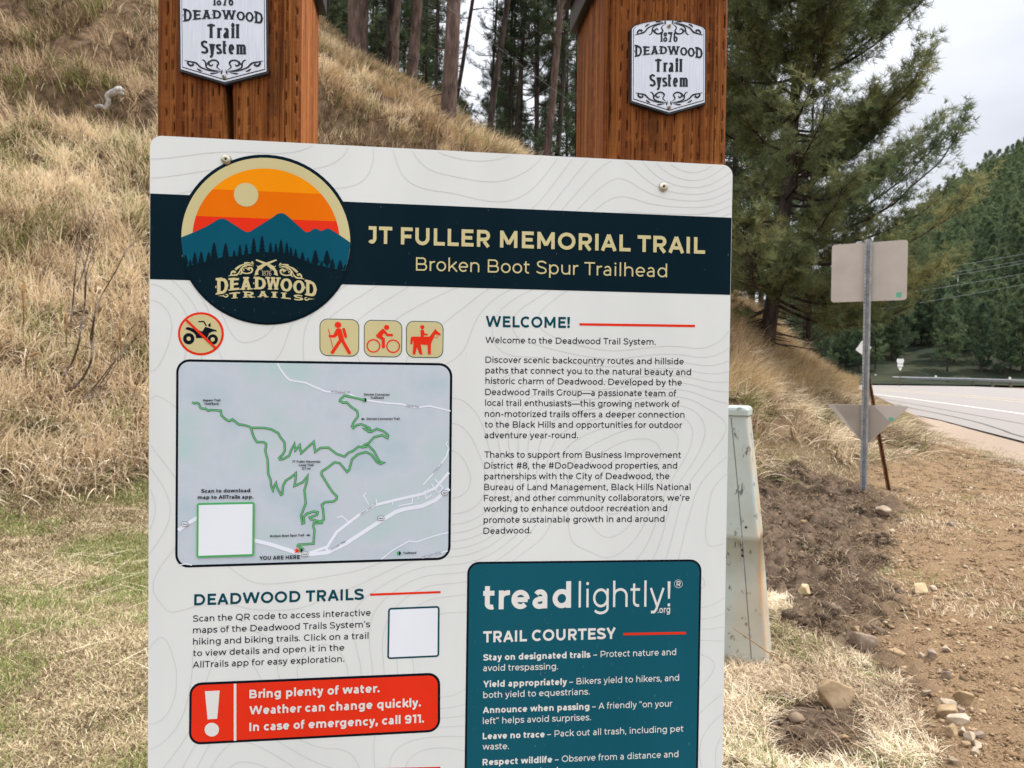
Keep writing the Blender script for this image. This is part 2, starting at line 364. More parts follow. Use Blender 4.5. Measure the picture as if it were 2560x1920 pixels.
def strip(P, wx, wy=None, closed=False):
    """polyline -> two offset sides; elliptical pen; widths may vary"""
    P = np.asarray(P, float); wx = np.broadcast_to(np.asarray(wx, float), (len(P),))
    kp = np.concatenate([[True], np.linalg.norm(np.diff(P, axis=0), axis=1) > 1e-6]); P = P[kp]; wx = wx[kp]; n = len(P)
    if wy is not None and np.ndim(wy): wy = np.asarray(wy)[kp]
    if closed is False and np.allclose(P[0], P[-1]) and n > 8: closed = True
    wx = np.broadcast_to(np.asarray(wx, float), (n,)); wy = wx if wy is None else np.broadcast_to(np.asarray(wy, float), (n,))
    D = np.diff(P, axis=0); D /= np.linalg.norm(D, axis=1)[:, None] + 1e-9
    Nn = np.stack([-D[:, 1], D[:, 0]], 1)
    if closed: A = np.vstack([Nn[-1:], Nn]); B = np.vstack([Nn, Nn[:1]])
    else: A = np.vstack([Nn[:1], Nn]); B = np.vstack([Nn, Nn[-1:]])
    Mi = A + B; Mi /= np.linalg.norm(Mi, axis=1)[:, None] + 1e-9
    k = 1 / np.clip((Mi * B).sum(1), 0.4, 1)
    hw = 0.5 * np.sqrt((Mi[:, 0] * wx) ** 2 + (Mi[:, 1] * wy) ** 2) * k
    return P + Mi * hw[:, None], P - Mi * hw[:, None]
def text_strokes(txt, w, thin=1.0, serif=False, track=0):
    """list of (sideA, sideB) in glyph units, total width"""
    x = 0; out = []
    for ch in txt:
        adv, st = glyph(ch, w)
        for s in st:
            if isinstance(s, str):
                a = s.split(); cx = float(a[1])
                if a[0] == 'dot':
                    cy = float(a[2]); r = max(w * .62, 42)
                    if cy < 100: cy = r
                    p = np.array(arc(x + cx, cy, r, r, 0, 180, 9)); q2 = np.array(arc(x + cx, cy, r, r, 0, -180, 9)); out.append((p, q2))
                else:
                    out.append((np.array([(x + cx - w * .66, CAP), (x + cx - w * .44, 215)]), np.array([(x + cx + w * .66, CAP), (x + cx + w * .44, 215)])))
                continue
            P = np.asarray(s, float) + (x, 0)
            if thin < 1:                               # thinner horizontals still reach the cap and base lines
                hh = w / 2; Tp = XH if ch.islower() else CAP
                P[:, 1] = np.interp(P[:, 1], [-400, 0, hh, Tp - hh, Tp, Tp + 400], [-400, 0, hh * thin, Tp - hh * thin, Tp, Tp + 400])
            out.append(strip(P, w, w * thin))
            if serif and not (np.allclose(P[0], P[-1]) and len(P) > 8):
                for e, e2 in ((P[0], P[1]), (P[-1], P[-2])):
                    d = e - e2
                    if abs(d[1]) < abs(d[0]) * .9: continue
                    for yy in (0, CAP, XH, ASC, DSC):
                        if abs(e[1] - yy) < 60:
                            t = w * thin * .55; sg = -1 if d[1] > 0 else 1; y0 = yy; y1 = yy + sg * t
                            sl = w * (.95 if w < 210 or serif == 1 else .62); out.append((np.array([(e[0] - sl, y0), (e[0] + sl, y0)]), np.array([(e[0] - sl, y1), (e[0] + sl, y1)])))
        x += adv + track
    return out, x - track

class Decal:
    """flat artwork laid on a board: pixel outlines of the photograph are carried back onto the board's own plane"""
    def __init__(s, plane): s.pl = plane; s.mb = MB(); s.k = 0
    def put(s, pts, faces, m, lay):
        P = np.asarray(pts, float); u, v = s.pl.inv(P[:, 0], P[:, 1]); s.putuv(u, v, faces, m, lay)
    def putuv(s, u, v, faces, m, lay):
        s.k += 1; hgt = 0.0002 * lay + 0.0000016 * (s.k % 60)
        s.mb.add(np.stack([u, np.full_like(u, -hgt), v], 1), faces, PRINT[m] if isinstance(m, str) else m)
    def poly(s, pts, m, lay): s.put(pts, [tuple(range(len(pts)))], m, lay)
    def strokes(s, sides, f, m, lay):
        for a, b in sides:
            n = len(a); P = np.array([f(x, y) for x, y in np.vstack([a, b])])
            s.put(P, [(i, i + 1, n + i + 1, n + i) for i in range(n - 1)], m, lay)
    def line(s, pts, w, m, lay, smooth=False):
        if smooth: pts = spl(pts, 4)
        s.strokes([strip(pts, w)], lambda x, y: (x, y), m, lay)
    def text(s, txt, p0, p1, cap, w, m, lay, cap1=None, thin=1.0, serif=False, track=0):
        sides, tw = text_strokes(txt, w, thin, serif, track)
        xs = np.concatenate([a[:, 0] for a, b in sides] + [b[:, 0] for a, b in sides]); x0, x1 = xs.min(), xs.max()
        cap1 = cap1 or cap
        def f(x, y):
            t = (x - x0) / (x1 - x0); c = cap + (cap1 - cap) * t
            return p0[0] + (p1[0] - p0[0]) * t + .009 * c * y / CAP, p0[1] + (p1[1] - p0[1]) * t - c * y / CAP
        s.strokes(sides, f, m, lay)
    def letter(s, ch, a, b, w, m, lay, thin=.8, spur=False):
        """one serif letter stretched into a box: a=(x, base, top) left edge, b right edge"""
        sides, tw = text_strokes(ch, w, thin, True)
        xs = np.concatenate([q[:, 0] for ab in sides for q in ab]); x0, x1 = xs.min(), xs.max()
        def f(x, y):
            t = (x - x0) / (x1 - x0); yb = a[1] + (b[1] - a[1]) * t; yt = a[2] + (b[2] - a[2]) * t
            return a[0] + (b[0] - a[0]) * t, yb + (yt - yb) * y / CAP
        if spur:
            for sd in (x0, x1):
                e = w * .2 * (1 if sd == x1 else -1)
                if ch in 'DOI': sides.append((np.array([(sd - e, 430), (sd + e * .9, 350)]), np.array([(sd - e, 350), (sd - e, 270)])))
        s.strokes(sides, f, m, lay)
    def rrect(s, c, r, m, lay, grow=0.0):
        """c: TL,TR,BR,BL pixel corners"""
        c = [np.array(q, float) for q in c]; n = 4; o = []
        ctr = sum(c) / 4
        for i in range(4):
            p, a, b = c[i], c[i - 1], c[(i + 1) % 4]
            da = (a - p) / np.linalg.norm(a - p); db = (b - p) / np.linalg.norm(b - p)
            p = p + (da + db) * grow; rr = max(r - grow, 1)
            A, B = p + da * rr, p + db * rr
            for t in np.linspace(0, math.pi / 2, 8):
                o.append(p + da * rr * (1 - math.sin(t)) + db * rr * (1 - math.cos(t)))
        s.poly(o, m, lay)
    def disc(s, c, rx, ry, m, lay, n=40): s.poly(arc(c[0], c[1], rx, ry, 0, 360, n + 1)[:-1], m, lay)
    def annulus(s, c, rx, ry, w, m, lay): s.strokes([strip(arc(c[0], c[1], rx, ry, 0, 360, 37), w)], lambda x, y: (x, y), m, lay)
    def build(s, name, parent): return s.mb.build(name, parent)

# ------------------------------------------------------------------ terrain: surveyed points (pixel, pixel, metres ahead) -> smooth surface
CP = [(0, 1920, 2.9), (0, 1600, 4.1), (0, 1320, 7.0), (0, 1000, 9.2), (0, 700, 11.4), (0, 400, 14.5), (0, 100, 19), (0, -200, 25),
      (370, 1920, 2.9), (370, 1600, 4.1), (370, 1290, 7.8), (370, 1000, 10), (370, 700, 12.6), (370, 400, 15.8), (370, 100, 19.5), (370, -150, 24),
      (-600, 1500, 4.5), (-600, 1200, 6.0), (-600, 700, 9), (-600, 200, 14), (-600, -300, 20),
      (800, 1920, 2.9), (800, 1260, 8.9), (800, 900, 12), (800, 600, 15), (800, 390, 17.6), (800, 262, 18.6), (800, 235, 19.6), (800, 160, 22.5), (800, 95, 25.5),
      (1080, 1920, 2.9), (1080, 1255, 9.2), (1080, 900, 13), (1080, 600, 16), (1080, 410, 18.6), (1080, 372, 19.6), (1080, 300, 23.8), 
      (1250, 1250, 9.4), (1250, 800, 14), (1250, 520, 18.5), (1250, 430, 21), (1250, 398, 23.5),
      (1460, 1250, 9.3), (1460, 900, 13), (1460, 530, 22.5),
      (1650, 1250, 9.0), (1650, 900, 13.5), (1650, 640, 20.5),
      (1815, 1920, 2.9), (1815, 1630, 4.1), (1815, 1300, 7.5), (1815, 1170, 9.3), (1815, 1000, 12), (1815, 850, 15), (1815, 745, 18.3),
      (1950, 1700, 3.75), (1950, 1245, 8.9), (1950, 1120, 11), (1950, 980, 14.6), (1950, 880, 18.2), (1950, 858, 19.3),
      (2060, 1190, 10.4), (2060, 1060, 14.5), (2060, 965, 19.5), (2060, 935, 22.5),
      (2120, 1200, 10.6), (2120, 1060, 20), (2120, 990, 30), (2300, 1500, 5.0), (2300, 1250, 8.9), (2300, 1100, 16), (2560, 1900, 2.9), (2560, 1600, 4.2), (2560, 1300, 7.7),
      (2560, 1120, 16), (2560, 1010, 35), (2900, 1400, 6.0), (2900, 1160, 13), (3300, 1200, 12), (2900, 985, 52), (2560, 980, 52), (2105, 972, 52), (1800, 968, 52)]
A_ = np.array(CP, float); PT = pw(A_[:, 0], A_[:, 1], A_[:, 2])
# behind the ridge the ground falls away
back = [(-30, 40, 9), (-14, 46, 5), (-9, 36, 7.5), (-3, 33, 4.2), (0, 33, 2.0), (3, 32, .6), (6.5, 31, .3), (9, 31, .35), (-6, 55, 2), (0, 52, .5), (6, 48, .3), (-18, 1, 7), (-9, -3, 2.0), (0, -3, 0.0), (8, -3, -.1), (14, 1, -.2),
        (-25, 15, 17), (-30, 25, 20), (-22, 30, 17)]
PT = np.vstack([PT, np.array(back, float)])
def _fit():
    n = len(PT); D = np.linalg.norm(PT[:, None, :2] - PT[None, :, :2], axis=2) + np.eye(n) * 0.0
    K = np.zeros((n + 3, n + 3)); K[:n, :n] = -D + np.eye(n) * .04
    K[:n, n] = 1; K[:n, n + 1:] = PT[:, :2]; K[n, :n] = 1; K[n + 1:, :n] = PT[:, :2].T
    return np.linalg.solve(K, np.concatenate([PT[:, 2], np.zeros(3)]))
CO = _fit(); NP_ = len(PT)
ROADZ = lambda y: -0.02 + 0.0125 * (np.asarray(y, float) - 17.0)
def H_raw(x, y):
    x = np.asarray(x, float); y = np.asarray(y, float); sh = x.shape; x = x.ravel(); y = y.ravel(); o = np.empty(len(x))
    for i in range(0, len(x), 20000):
        a, b = x[i:i + 20000], y[i:i + 20000]
        o[i:i + 20000] = CO[NP_] + CO[NP_ + 1] * a + CO[NP_ + 2] * b - np.hypot(a[:, None] - PT[None, :, 0], b[:, None] - PT[None, :, 1]) @ CO[:NP_]
    return o.reshape(sh)
# road corridor (plan view), used for masking and for the road itself
def gpt(x, y):                                    # pixel -> point on the road plane
    r = rays(x, y); k0, k1 = -0.02 - 0.0125 * 17, 0.0125
    t = (k0 - EYE[2] + k1 * 0) / (r[..., 2] - k1 * r[..., 1]); return EYE + r * t[..., None]
near_edge = np.array([(3400, 1350), (2900, 1205), (2700, 1147), (2560, 1106), (2440, 1075), (2340, 1049), (2260, 1033), (2190, 1013), (2140, 1000), (2100, 988), (2040, 976)], float)
NE = gpt(near_edge[:, 0], near_edge[:, 1])[:, :2]
FE_px = np.array([(3400, 1010), (2900, 986), (2560, 972.0), (2440, 967), (2300, 962.5), (2200, 960), (2100, 957), (2040, 955)], float)
FE = gpt(FE_px[:, 0], FE_px[:, 1])[:, :2]
def resample(P, n):
    d = np.concatenate([[0], np.cumsum(np.linalg.norm(np.diff(P, axis=0), axis=1))]); t = np.linspace(0, d[-1], n)
    return np.stack([np.interp(t, d, P[:, i]) for i in range(P.shape[1])], 1)
NEr = np.array(spl([tuple(p) for p in NE], 8)); NEr = resample(NEr, 160)
FEr = np.array(spl([tuple(p) for p in FE], 8)); FEr = resample(FEr, 160)
def near_side(x, y):
    """signed distance to the near road edge: positive = on the verge side"""
    sh = np.shape(x); x = np.ravel(x); y = np.ravel(y); o = np.empty(len(x))
    A = NEr[:-1]; B = NEr[1:]; d = B - A; L2 = (d ** 2).sum(1)
    for i in range(0, len(x), 8000):
        p = np.stack([x[i:i + 8000], y[i:i + 8000]], 1)[:, None, :]
        t = np.clip(((p - A) * d).sum(2) / L2, 0, 1); q = A + t[..., None] * d
        v = p - q; dist = np.linalg.norm(v, axis=2); k = dist.argmin(1); r = np.arange(len(k))
        cr = d[k, 0] * v[r, k, 1] - d[k, 1] * v[r, k, 0]
        o[i:i + 8000] = dist[r, k] * np.where(cr > 0, 1, -1)
    return o.reshape(sh)
_c = near_side(np.array([1.5]), np.array([5.0]))[0]; SGN = 1.0 if _c > 0 else -1.0
def H_soft(x, y):
    """surface without the small relief"""
    x = np.asarray(x, float); y = np.asarray(y, float)
    z = H_raw(x, y)
    s = near_side(x, y) * SGN                      # >0 verge side
    z = np.where(y > 6, z * sstep(-.2, 2.2, s) + (ROADZ(y) - 0.02) * (1 - sstep(-.2, 2.2, s)), z)
    far = sstep(50, 75, np.hypot(x, y)); base = np.where(x > -5, ROADZ(np.minimum(y, 75)), 2.0)
    return z * (1 - far) + (base - .05) * far
GX0, GX1, GY0, GY1, GS = -16.0, 22.0, 0.4, 60.0, 0.125
gx = np.arange(GX0, GX1 + GS, GS); gy = np.arange(GY0, GY1 + GS, GS)
GXX, GYY = np.meshgrid(gx, gy, indexing='ij')
GZ = H_soft(GXX, GYY); GR = near_side(GXX, GYY) * SGN
def grid(A, x, y):
    u = np.clip((np.asarray(x) - GX0) / GS, 0, len(gx) - 1.001); v = np.clip((np.asarray(y) - GY0) / GS, 0, len(gy) - 1.001)
    i = u.astype(int); j = v.astype(int); a = u - i; b = v - j
    return (A[i, j] * (1 - a) + A[i + 1, j] * a) * (1 - b) + (A[i, j + 1] * (1 - a) + A[i + 1, j + 1] * a) * b
# land cover polygons, sketched over the photograph and carried to the ground
P_CLOD = [(1840, 1195), (1990, 1150), (2130, 1200), (2255, 1235), (2240, 1330), (2180, 1470), (2250, 1640), (2330, 1700), (2310, 1780), (2200, 1700), (2060, 1590), (1950, 1530), (1840, 1510)]
P_DIRT = [(2130, 1225), (2190, 1180), (2330, 1120), (2440, 1100), (3400, 1300), (3600, 2300), (2400, 2300), (2350, 1940), (2265, 1790), (2180, 1640), (2190, 1470)]
P_PATCH = [(1990, 1790), (2110, 1770), (2180, 1830), (2130, 1870), (2200, 1960), (1900, 1960), (1860, 1880)]
P_SLOPE = [(1830, 1120), (1900, 1060), (1960, 1010), (2020, 1060), (2100, 1140), (2000, 1160)]
def masks(x, y, z):
    px, py = to_px(np.stack([x, y, z], -1))
    jx = (fbm(x * 2.3, y * 2.3) - .5) * 200 + (fbm(x * 9, y * 9) - .5) * 110; jy = (fbm(x * 2.3 + 40, y * 2.3 + 9) - .5) * 140 + (fbm(x * 9 + 5, y * 9) - .5) * 70
    a, b = px + jx, py + jy
    s = grid(GR, x, y); gravel = (s < (1.3 + 1.2 * (fbm(x * .7, y * .7) - .5) + .08 * np.maximum(0, 18 - y))) & (y > 7) & (s > -.6)
    patch = inpoly(a, b, P_PATCH)
    sc = np.clip(4.5 / np.maximum(y, 2), .25, 1.6); offs_ = [(0, 0), (45, 12), (-45, -12), (20, -30), (-20, 30), (70, -8), (-70, 8)]     # soft borders between covers
    clod = np.mean([inpoly(a + u * sc, b + v * sc, P_CLOD) | inpoly(a + u * sc * .5, b + v * sc * .5, P_PATCH) for u, v in offs_], axis=0) * (y < 30)
    dirt = np.mean([inpoly(a + u * sc, b + v * sc, P_DIRT) for u, v in offs_], axis=0) * (y < 60)
    return px, py, clod, dirt * (1 - gravel), gravel, patch
def relief(x, y, z):
    px, py, clod, dirt, gravel, patch = masks(x, y, z)
    s = grid(GR, x, y); calm = sstep(0.2, 1.2, s)
    hill = sstep(.3, 1.2, z) * calm
    up = sstep(13.5, 17.5, y) * (x < 2) * calm; ter = fbm(x * .55 + 2, y * .9 + z * .35, 3)
    r = up * .9 * (sstep(.46, .50, ter) - .5) + hill * ((fbm(x * 1.1, y * 1.1 + 5) - .5) * .42 + (fbm(x * 4.2, y * 4.2) - .5) * .12)
    rid = 1 - np.abs(2 * fbm(x * 3.4 + 3, y * 3.4, 3) - 1)
    f4 = fbm(x * 9, y * 9, 3)
    r = r + clod * np.where(patch, .22, 1.0) * calm * (.20 * (rid - .6) + .22 * (f4 - .5) + .09 * (fbm(x * 24, y * 24, 2) - .5)) + dirt * calm * (.05 * (fbm(x * 2.2, y * 2.2) - .5) + .045 * (fbm(x * 13, y * 13) - .5))
    r = r + calm * .03 * (fbm(x * 3, y * 3) - .5)
    # the cut edge high on the bank: an overhung lip with a raw scarp below it
    ln_ = py - (238 + (px - 785) * .475); r = r - .75 * np.exp(-((ln_ - 20) / 15) ** 2) * (px > 700) * (px < 1330) * (y > 12) * sstep(.40, .58, vnoise(px * .018, ln_ * 0 + 4))
    l2 = py - (40 + px * .10); r = r - .8 * np.exp(-((l2 - 22) / 20) ** 2) * (px < 420) * (y > 12) * sstep(.42, .6, vnoise(px * .02 + 9, l2 * 0))
    return r, clod, dirt, gravel
GREL, GCL, GDI, GGR = relief(GXX, GYY, GZ)
GH = GZ + GREL
def Hs(x, y): return grid(GH, x, y)

def axis(segs):
    o = []
    for a, b, st in segs: o.append(np.arange(a, b, st))
    return np.concatenate(o + [[segs[-1][1]]])
ax = axis([(-3000, -600, 400), (-600, -100, 50), (-100, -16, 4), (-16, -6, .25), (-6, .6, .1), (.6, 3.6, .035), (3.6, 8, .12), (8, 22, .5), (22, 100, 5), (100, 600, 50), (600, 3000, 400)])
ay = axis([(-600, -60, 60), (-60, -4, 4), (-4, .4, .4), (.4, 2.5, .1), (2.5, 9.5, .035), (9.5, 24, .14), (24, 60, .6), (60, 200, 10), (200, 1000, 80), (1000, 4000, 500)])
XX, YY = np.meshgrid(ax, ay, indexing='ij')
inside = (XX > GX0) & (XX < GX1) & (YY > GY0) & (YY < GY1)
ZZ = np.empty_like(XX)
zi = grid(GZ, XX[inside], YY[inside]); ri, ci, di, gi = relief(XX[inside], YY[inside], zi)
ZZ[inside] = zi + ri; ZZ[~inside] = H_soft(XX[~inside], YY[~inside])
at_c = np.zeros_like(XX); at_d = np.zeros_like(XX); at_g = np.zeros_like(XX); at_h = np.zeros_like(XX)
at_c[inside] = ci; at_d[inside] = di; at_g[inside] = gi; at_h[inside] = sstep(.25, 1.0, zi)
at_h[~inside] = (ZZ[~inside] > 1)
n0, n1 = XX.shape; idx = np.arange(n0 * n1).reshape(n0, n1)
quads = np.stack([idx[:-1, :-1], idx[1:, :-1], idx[1:, 1:], idx[:-1, 1:]], -1).reshape(-1, 4)

q = NT('ground_soil'); c = q.coord()
n_big = q.noise(c, 0.9, 5); n_fine = q.noise(c, 22, 6, .65); n_grit = q.noise(c, 95, 4, .7)
grass_soil = q.ramp(n_fine, [(.32, (.06, .042, .023)), (.5, (.145, .105, .06)), (.7, (.24, .175, .10))])
hill_soil = q.ramp(q.noise(c, 5, 6, .65), [(.3, (.055, .036, .022)), (.5, (.15, .10, .062)), (.7, (.27, .19, .118))])
clod_c = q.ramp(q.noise(c, 11, 6, .7), [(.3, (.065, .044, .030)), (.5, (.135, .096, .067)), (.72, (.235, .172, .12))])
dirt_c = q.ramp(n_grit, [(.3, (.10, .063, .036)), (.5, (.25, .166, .095)), (.68, (.375, .26, .152)), (.8, (.50, .375, .24))])
dirt_c = q.mix(q.mr(n_big, .4, .65), dirt_c, (.23, .15, .085), 'MIX'); 
dirt2 = q.mix(.55, dirt_c, q.ramp(n_grit, [(.3, (.11, .070, .041)), (.5, (.262, .177, .103)), (.68, (.39, .272, .164)), (.8, (.52, .395, .26))]))
grav_c = q.ramp(n_grit, [(.3, (.20, .15, .11)), (.5, (.36, .28, .215)), (.7, (.50, .41, .33))])
o = q.mix(q.attr('hill'), grass_soil, hill_soil); o = q.mix(q.attr('dirt'), o, dirt2); o = q.mix(q.attr('clod'), o, clod_c); o = q.mix(q.attr('gravel'), o, grav_c)
q.bump(q.math('ADD', q.math('MULTIPLY', n_fine, .5), n_grit), .9, .02)
M_GROUND = q.fin(o, 0.95, .05)
me = np_mesh('ground', np.stack([XX, YY, ZZ], -1).reshape(-1, 3), quads, M_GROUND, attr=dict(hill=at_h.ravel(), clod=at_c.ravel(), dirt=at_d.ravel(), gravel=at_g.ravel()), smooth=True)
tag(link('ground', me), kind='structure')

# ------------------------------------------------------------------ road with painted lines
q = NT('road_asphalt'); c = q.coord(); f = q.noise(c, 60, 5, .7); g = q.noise(q.coord((.16, 1.0, 1)), 1.1, 4)  # pinkish grey asphalt, fine grain with broad darker patches
o = q.ramp(f, [(.3, (.21, .19, .175)), (.7, (.30, .272, .252))]); o = q.mix(q.mr(g, .42, .62, 0, .45), o, (.24, .22, .207))
M_ROAD = q.fin(o, .85, .25)
M_LINE = noisy('road_paint', (.55, .53, .5), (.82, .80, .77), 25, .7)
M_YEL = noisy('yellow_road_paint', (.50, .40, .22), (.68, .56, .34), 25, .7)
def ribbon(a, b, lift, name, mat, n=160, across=10):
    A = resample(a, n); B = resample(b, n); t = np.linspace(0, 1, across)[:, None, None]
    P = A[None] * (1 - t) + B[None] * t; Z = ROADZ(P[..., 1]) + lift
    V = np.concatenate([P, Z[..., None]], -1).reshape(-1, 3); i = np.arange(across * n).reshape(across, n)
    F = np.stack([i[:-1, :-1], i[1:, :-1], i[1:, 1:], i[:-1, 1:]], -1).reshape(-1, 4)
    return np_mesh(name, V, F, mat)
tag(link('road', ribbon(NEr, FEr, .02, 'road', M_ROAD)), kind='structure')
def offs(k0, k1): return NEr * (1 - k0) + FEr * k0, NEr * (1 - k1) + FEr * k1
def stripe(pxs, wid, name, mat):
    G = gpt(np.array(pxs, float)[:, 0], np.array(pxs, float)[:, 1])[:, :2]; G = resample(np.array(spl([tuple(p) for p in G], 8)), 120)
    a, b = strip(G, wid); tag(link(name, ribbon(a, b, .026, name, mat, 120, 2)), kind='structure')
stripe([(3300, 1150), (2900, 1092), (2560, 1037), (2440, 1020), (2330, 1005), (2240, 993), (2160, 983), (2110, 976)], .16, 'road_edge_line', M_LINE)
stripe([(3300, 1060), (2900, 1030), (2560, 1002), (2400, 988), (2260, 977), (2150, 969), (2110, 966)], .14, 'road_centre_line', M_YEL)
stripe([(3300, 1068), (2900, 1037), (2560, 1007), (2400, 992), (2260, 980.5), (2150, 971.5), (2110, 968)], .14, 'road_centre_line', M_YEL)
stripe([(3300, 1010), (2900, 994), (2560, 977.5), (2400, 970.5), (2260, 965.5), (2150, 962), (2110, 960)], .16, 'road_edge_line', M_LINE)

M_CRACK = noisy('tar_sealed_crack', (.05, .047, .045), (.11, .10, .095), 20, .8)
stripe([(3300, 1290), (2900, 1175), (2560, 1095), (2500, 1075), (2430, 1054), (2340, 1034), (2275, 1021), (2200, 1004)], .07, 'road_crack', M_CRACK)
stripe([(3300, 1195), (2900, 1122), (2560, 1062), (2440, 1040), (2330, 1020), (2240, 1004), (2160, 990)], .05, 'road_crack', M_CRACK)
# ------------------------------------------------------------------ far wooded hill (ground only; trees later)
hx = np.linspace(-160, 420, 90); hy = np.linspace(66, 420, 70); HX, HY = np.meshgrid(hx, hy, indexing='ij')
def HF(x, y):
    ridge = np.interp(x / np.maximum(y, 1), [0, .2, .3, .443, .6, .69, 1.0], [.02, .03, .06, .175, .318, .378, .46])
    d = np.maximum(0, y - 72 + .12 * np.abs(x - 60))
    z = ROADZ(70) + .1 + ridge * np.minimum(d, 210) - .35 * np.maximum(0, d - 215)
    return z + 5 * (fbm(x * .03, y * .03) - .5) * sstep(0, 40, d)
i = np.arange(HX.size).reshape(HX.shape); F = np.stack([i[:-1, :-1], i[1:, :-1], i[1:, 1:], i[:-1, 1:]], -1).reshape(-1, 4)
M_HILL = noisy('forest_floor', (.012, .020, .012), (.035, .038, .020), .35, .95)
tag(link('far_hill', np_mesh('far_hill', np.stack([HX, HY, HF(HX, HY)], -1).reshape(-1, 3), F, M_HILL, smooth=True)), kind='structure')

# ------------------------------------------------------------------ the trailhead board
SIGN_W, SIGN_TOP_D, SIGN_YAW = 0.61, 0.741, math.radians(7.67)
SX = np.array([math.cos(SIGN_YAW), math.sin(SIGN_YAW), 0]); SY = np.array([-math.sin(SIGN_YAW), math.cos(SIGN_YAW), 0])
TL = pw(375, 338, SIGN_TOP_D)
ORG = TL + SX * SIGN_W / 2; ZTOP = TL[2]; ORG[2] = 0.0
class Plane:
    def __init__(s, y0=0.0, org=ORG): s.y0 = y0; s.org = org
    def inv(s, x, y):
        r = rays(x, y); p0 = s.org + SY * s.y0
        t = ((p0 - EYE) @ SY) / (r @ SY); P = EYE + r * t[..., None] - s.org
        return P @ SX, P[..., 2]
FRONT = Plane(0.0)
BACK_Y = 0.0032
BOARD_H = 0.915
board = empty('information_board', ORG, SIGN_YAW); board.location.z = float(ZTOP - BOARD_H)
tag(board, 'large white trailhead board with a dark header, round sunset emblem and trail map', 'sign')
BZ = float(ZTOP - BOARD_H)                          # parts are in the board's own frame
class BoardPlane(Plane):
    def inv(s, x, y):
        u, v = Plane.inv(s, np.asarray(x, float), np.asarray(y, float)); return u, v - BZ
BP = BoardPlane()
# panel with rounded corners
def round_rect(x0, x1, z0, z1, r, n=10):
    o = []
    for cx, cz, a in ((x1 - r, z1 - r, 0), (x0 + r, z1 - r, 90), (x0 + r, z0 + r, 180), (x1 - r, z0 + r, 270)):
        o += arc(cx, cz, r, r, a, a + 90, n)
    return o
mb = MB(); mb.prism(round_rect(-SIGN_W / 2, SIGN_W / 2, 0, BOARD_H, .0115), BACK_Y, 0.0, PRINT['white'])
pan = mb.build('panel', board)
# faint map contour lines printed over the whole sheet (a height field, traced by marching squares)
def contours():
    nx, nz = 150, 225
    xs = np.linspace(-SIGN_W / 2 + .001, SIGN_W / 2 - .001, nx); zs = np.linspace(.002, BOARD_H - .002, nz)
    X, Z = np.meshgrid(xs, zs, indexing='ij'); wx = X + .03 * (fbm(X * 8, Z * 8, 2) - .5); Fd = fbm(wx * 5.2 + 31, Z * 5.2 + 4, 2)
    out = []
    for lv in np.linspace(.24, .80, 14):
        s = Fd - lv; c00, c10, c11, c01 = s[:-1, :-1], s[1:, :-1], s[1:, 1:], s[:-1, 1:]
        ii, jj = np.nonzero(~((np.sign(c00) == np.sign(c10)) & (np.sign(c10) == np.sign(c11)) & (np.sign(c11) == np.sign(c01))))
        for i, j in zip(ii, jj):
            P = []
            for (a, b, pa, pb) in ((s[i, j], s[i + 1, j], (xs[i], zs[j]), (xs[i + 1], zs[j])), (s[i + 1, j], s[i + 1, j + 1], (xs[i + 1], zs[j]), (xs[i + 1], zs[j + 1])),
                                   (s[i + 1, j + 1], s[i, j + 1], (xs[i + 1], zs[j + 1]), (xs[i], zs[j + 1])), (s[i, j + 1], s[i, j], (xs[i], zs[j + 1]), (xs[i], zs[j]))):
                if (a > 0) != (b > 0):
                    t = a / (a - b); P.append((pa[0] + (pb[0] - pa[0]) * t, pa[1] + (pb[1] - pa[1]) * t))
            if len(P) == 2: out.append(P)
    return out
mb = MB(); cv = []; cf = []
for (a, b) in contours():
    a = np.array(a); b = np.array(b); d = b - a; L_ = np.linalg.norm(d)
    if L_ < 1e-7: continue
    d /= L_; nn = np.array([-d[1], d[0]]) * .00045; a = a - d * .00012; b = b + d * .00012; k = len(cv)
    for p in (a + nn, a - nn, b - nn, b + nn): cv.append((p[0], -.00012, p[1]))
    cf.append((k, k + 1, k + 2, k + 3))
mb.add(cv, cf, PRINT['contour']); mb.build('contour_lines', pan)

Z1 = lambda x, y: (360 + x / 2.9493, y / 2.95)
Z2 = lambda x, y: (1100 + x / 2.9493, y / 2.95)
Z3 = lambda x, y: (360 + x / 2.9493, 330 + y / 2.95)
Z4 = lambda x, y: (1100 + x / 2.9493, 400 + y / 2.95)
Z5 = lambda x, y: (420 + x / 2.9892, 880 + y / 2.989)
Z6 = lambda x, y: (1120 + x / 2.9892, 960 + y / 2.989)
Z7 = lambda x, y: (360 + x / 2.9493, 1400 + y / 2.95)
Z8 = lambda x, y: (1120 + x / 2.9892, 1380 + y / 2.989)
S3, S5 = 1 / 2.9493, 1 / 2.9892
# header band
D = Decal(BP)
uu = np.array([-SIGN_W / 2 + .0004, SIGN_W / 2 - .0004])
def vz(x, y): return float(BP.inv(np.array([x]), np.array([y]))[1][0])
za, zb = vz(375, 483), vz(1828, 545); zc, zd = vz(372, 697), vz(1822, 738)
za = zb = (za + zb) / 2; zc = zd = (zc + zd) / 2
D.putuv(np.array([uu[0], uu[1], uu[1], uu[0]]), np.array([za, zb, zd, zc]), [(0, 1, 2, 3)], 'navy', 1)
D.text('JT FULLER MEMORIAL TRAIL', Z3(1655, 822), Z4(1952, 693), 43, 146, 'cream', 4, 41, track=4)
D.text('Broken Boot Spur Trailhead', Z3(2005, 1022), Z4(1672, 866), 33, 78, 'cream', 4, 32.5, track=10)
D.build('header_band', board)

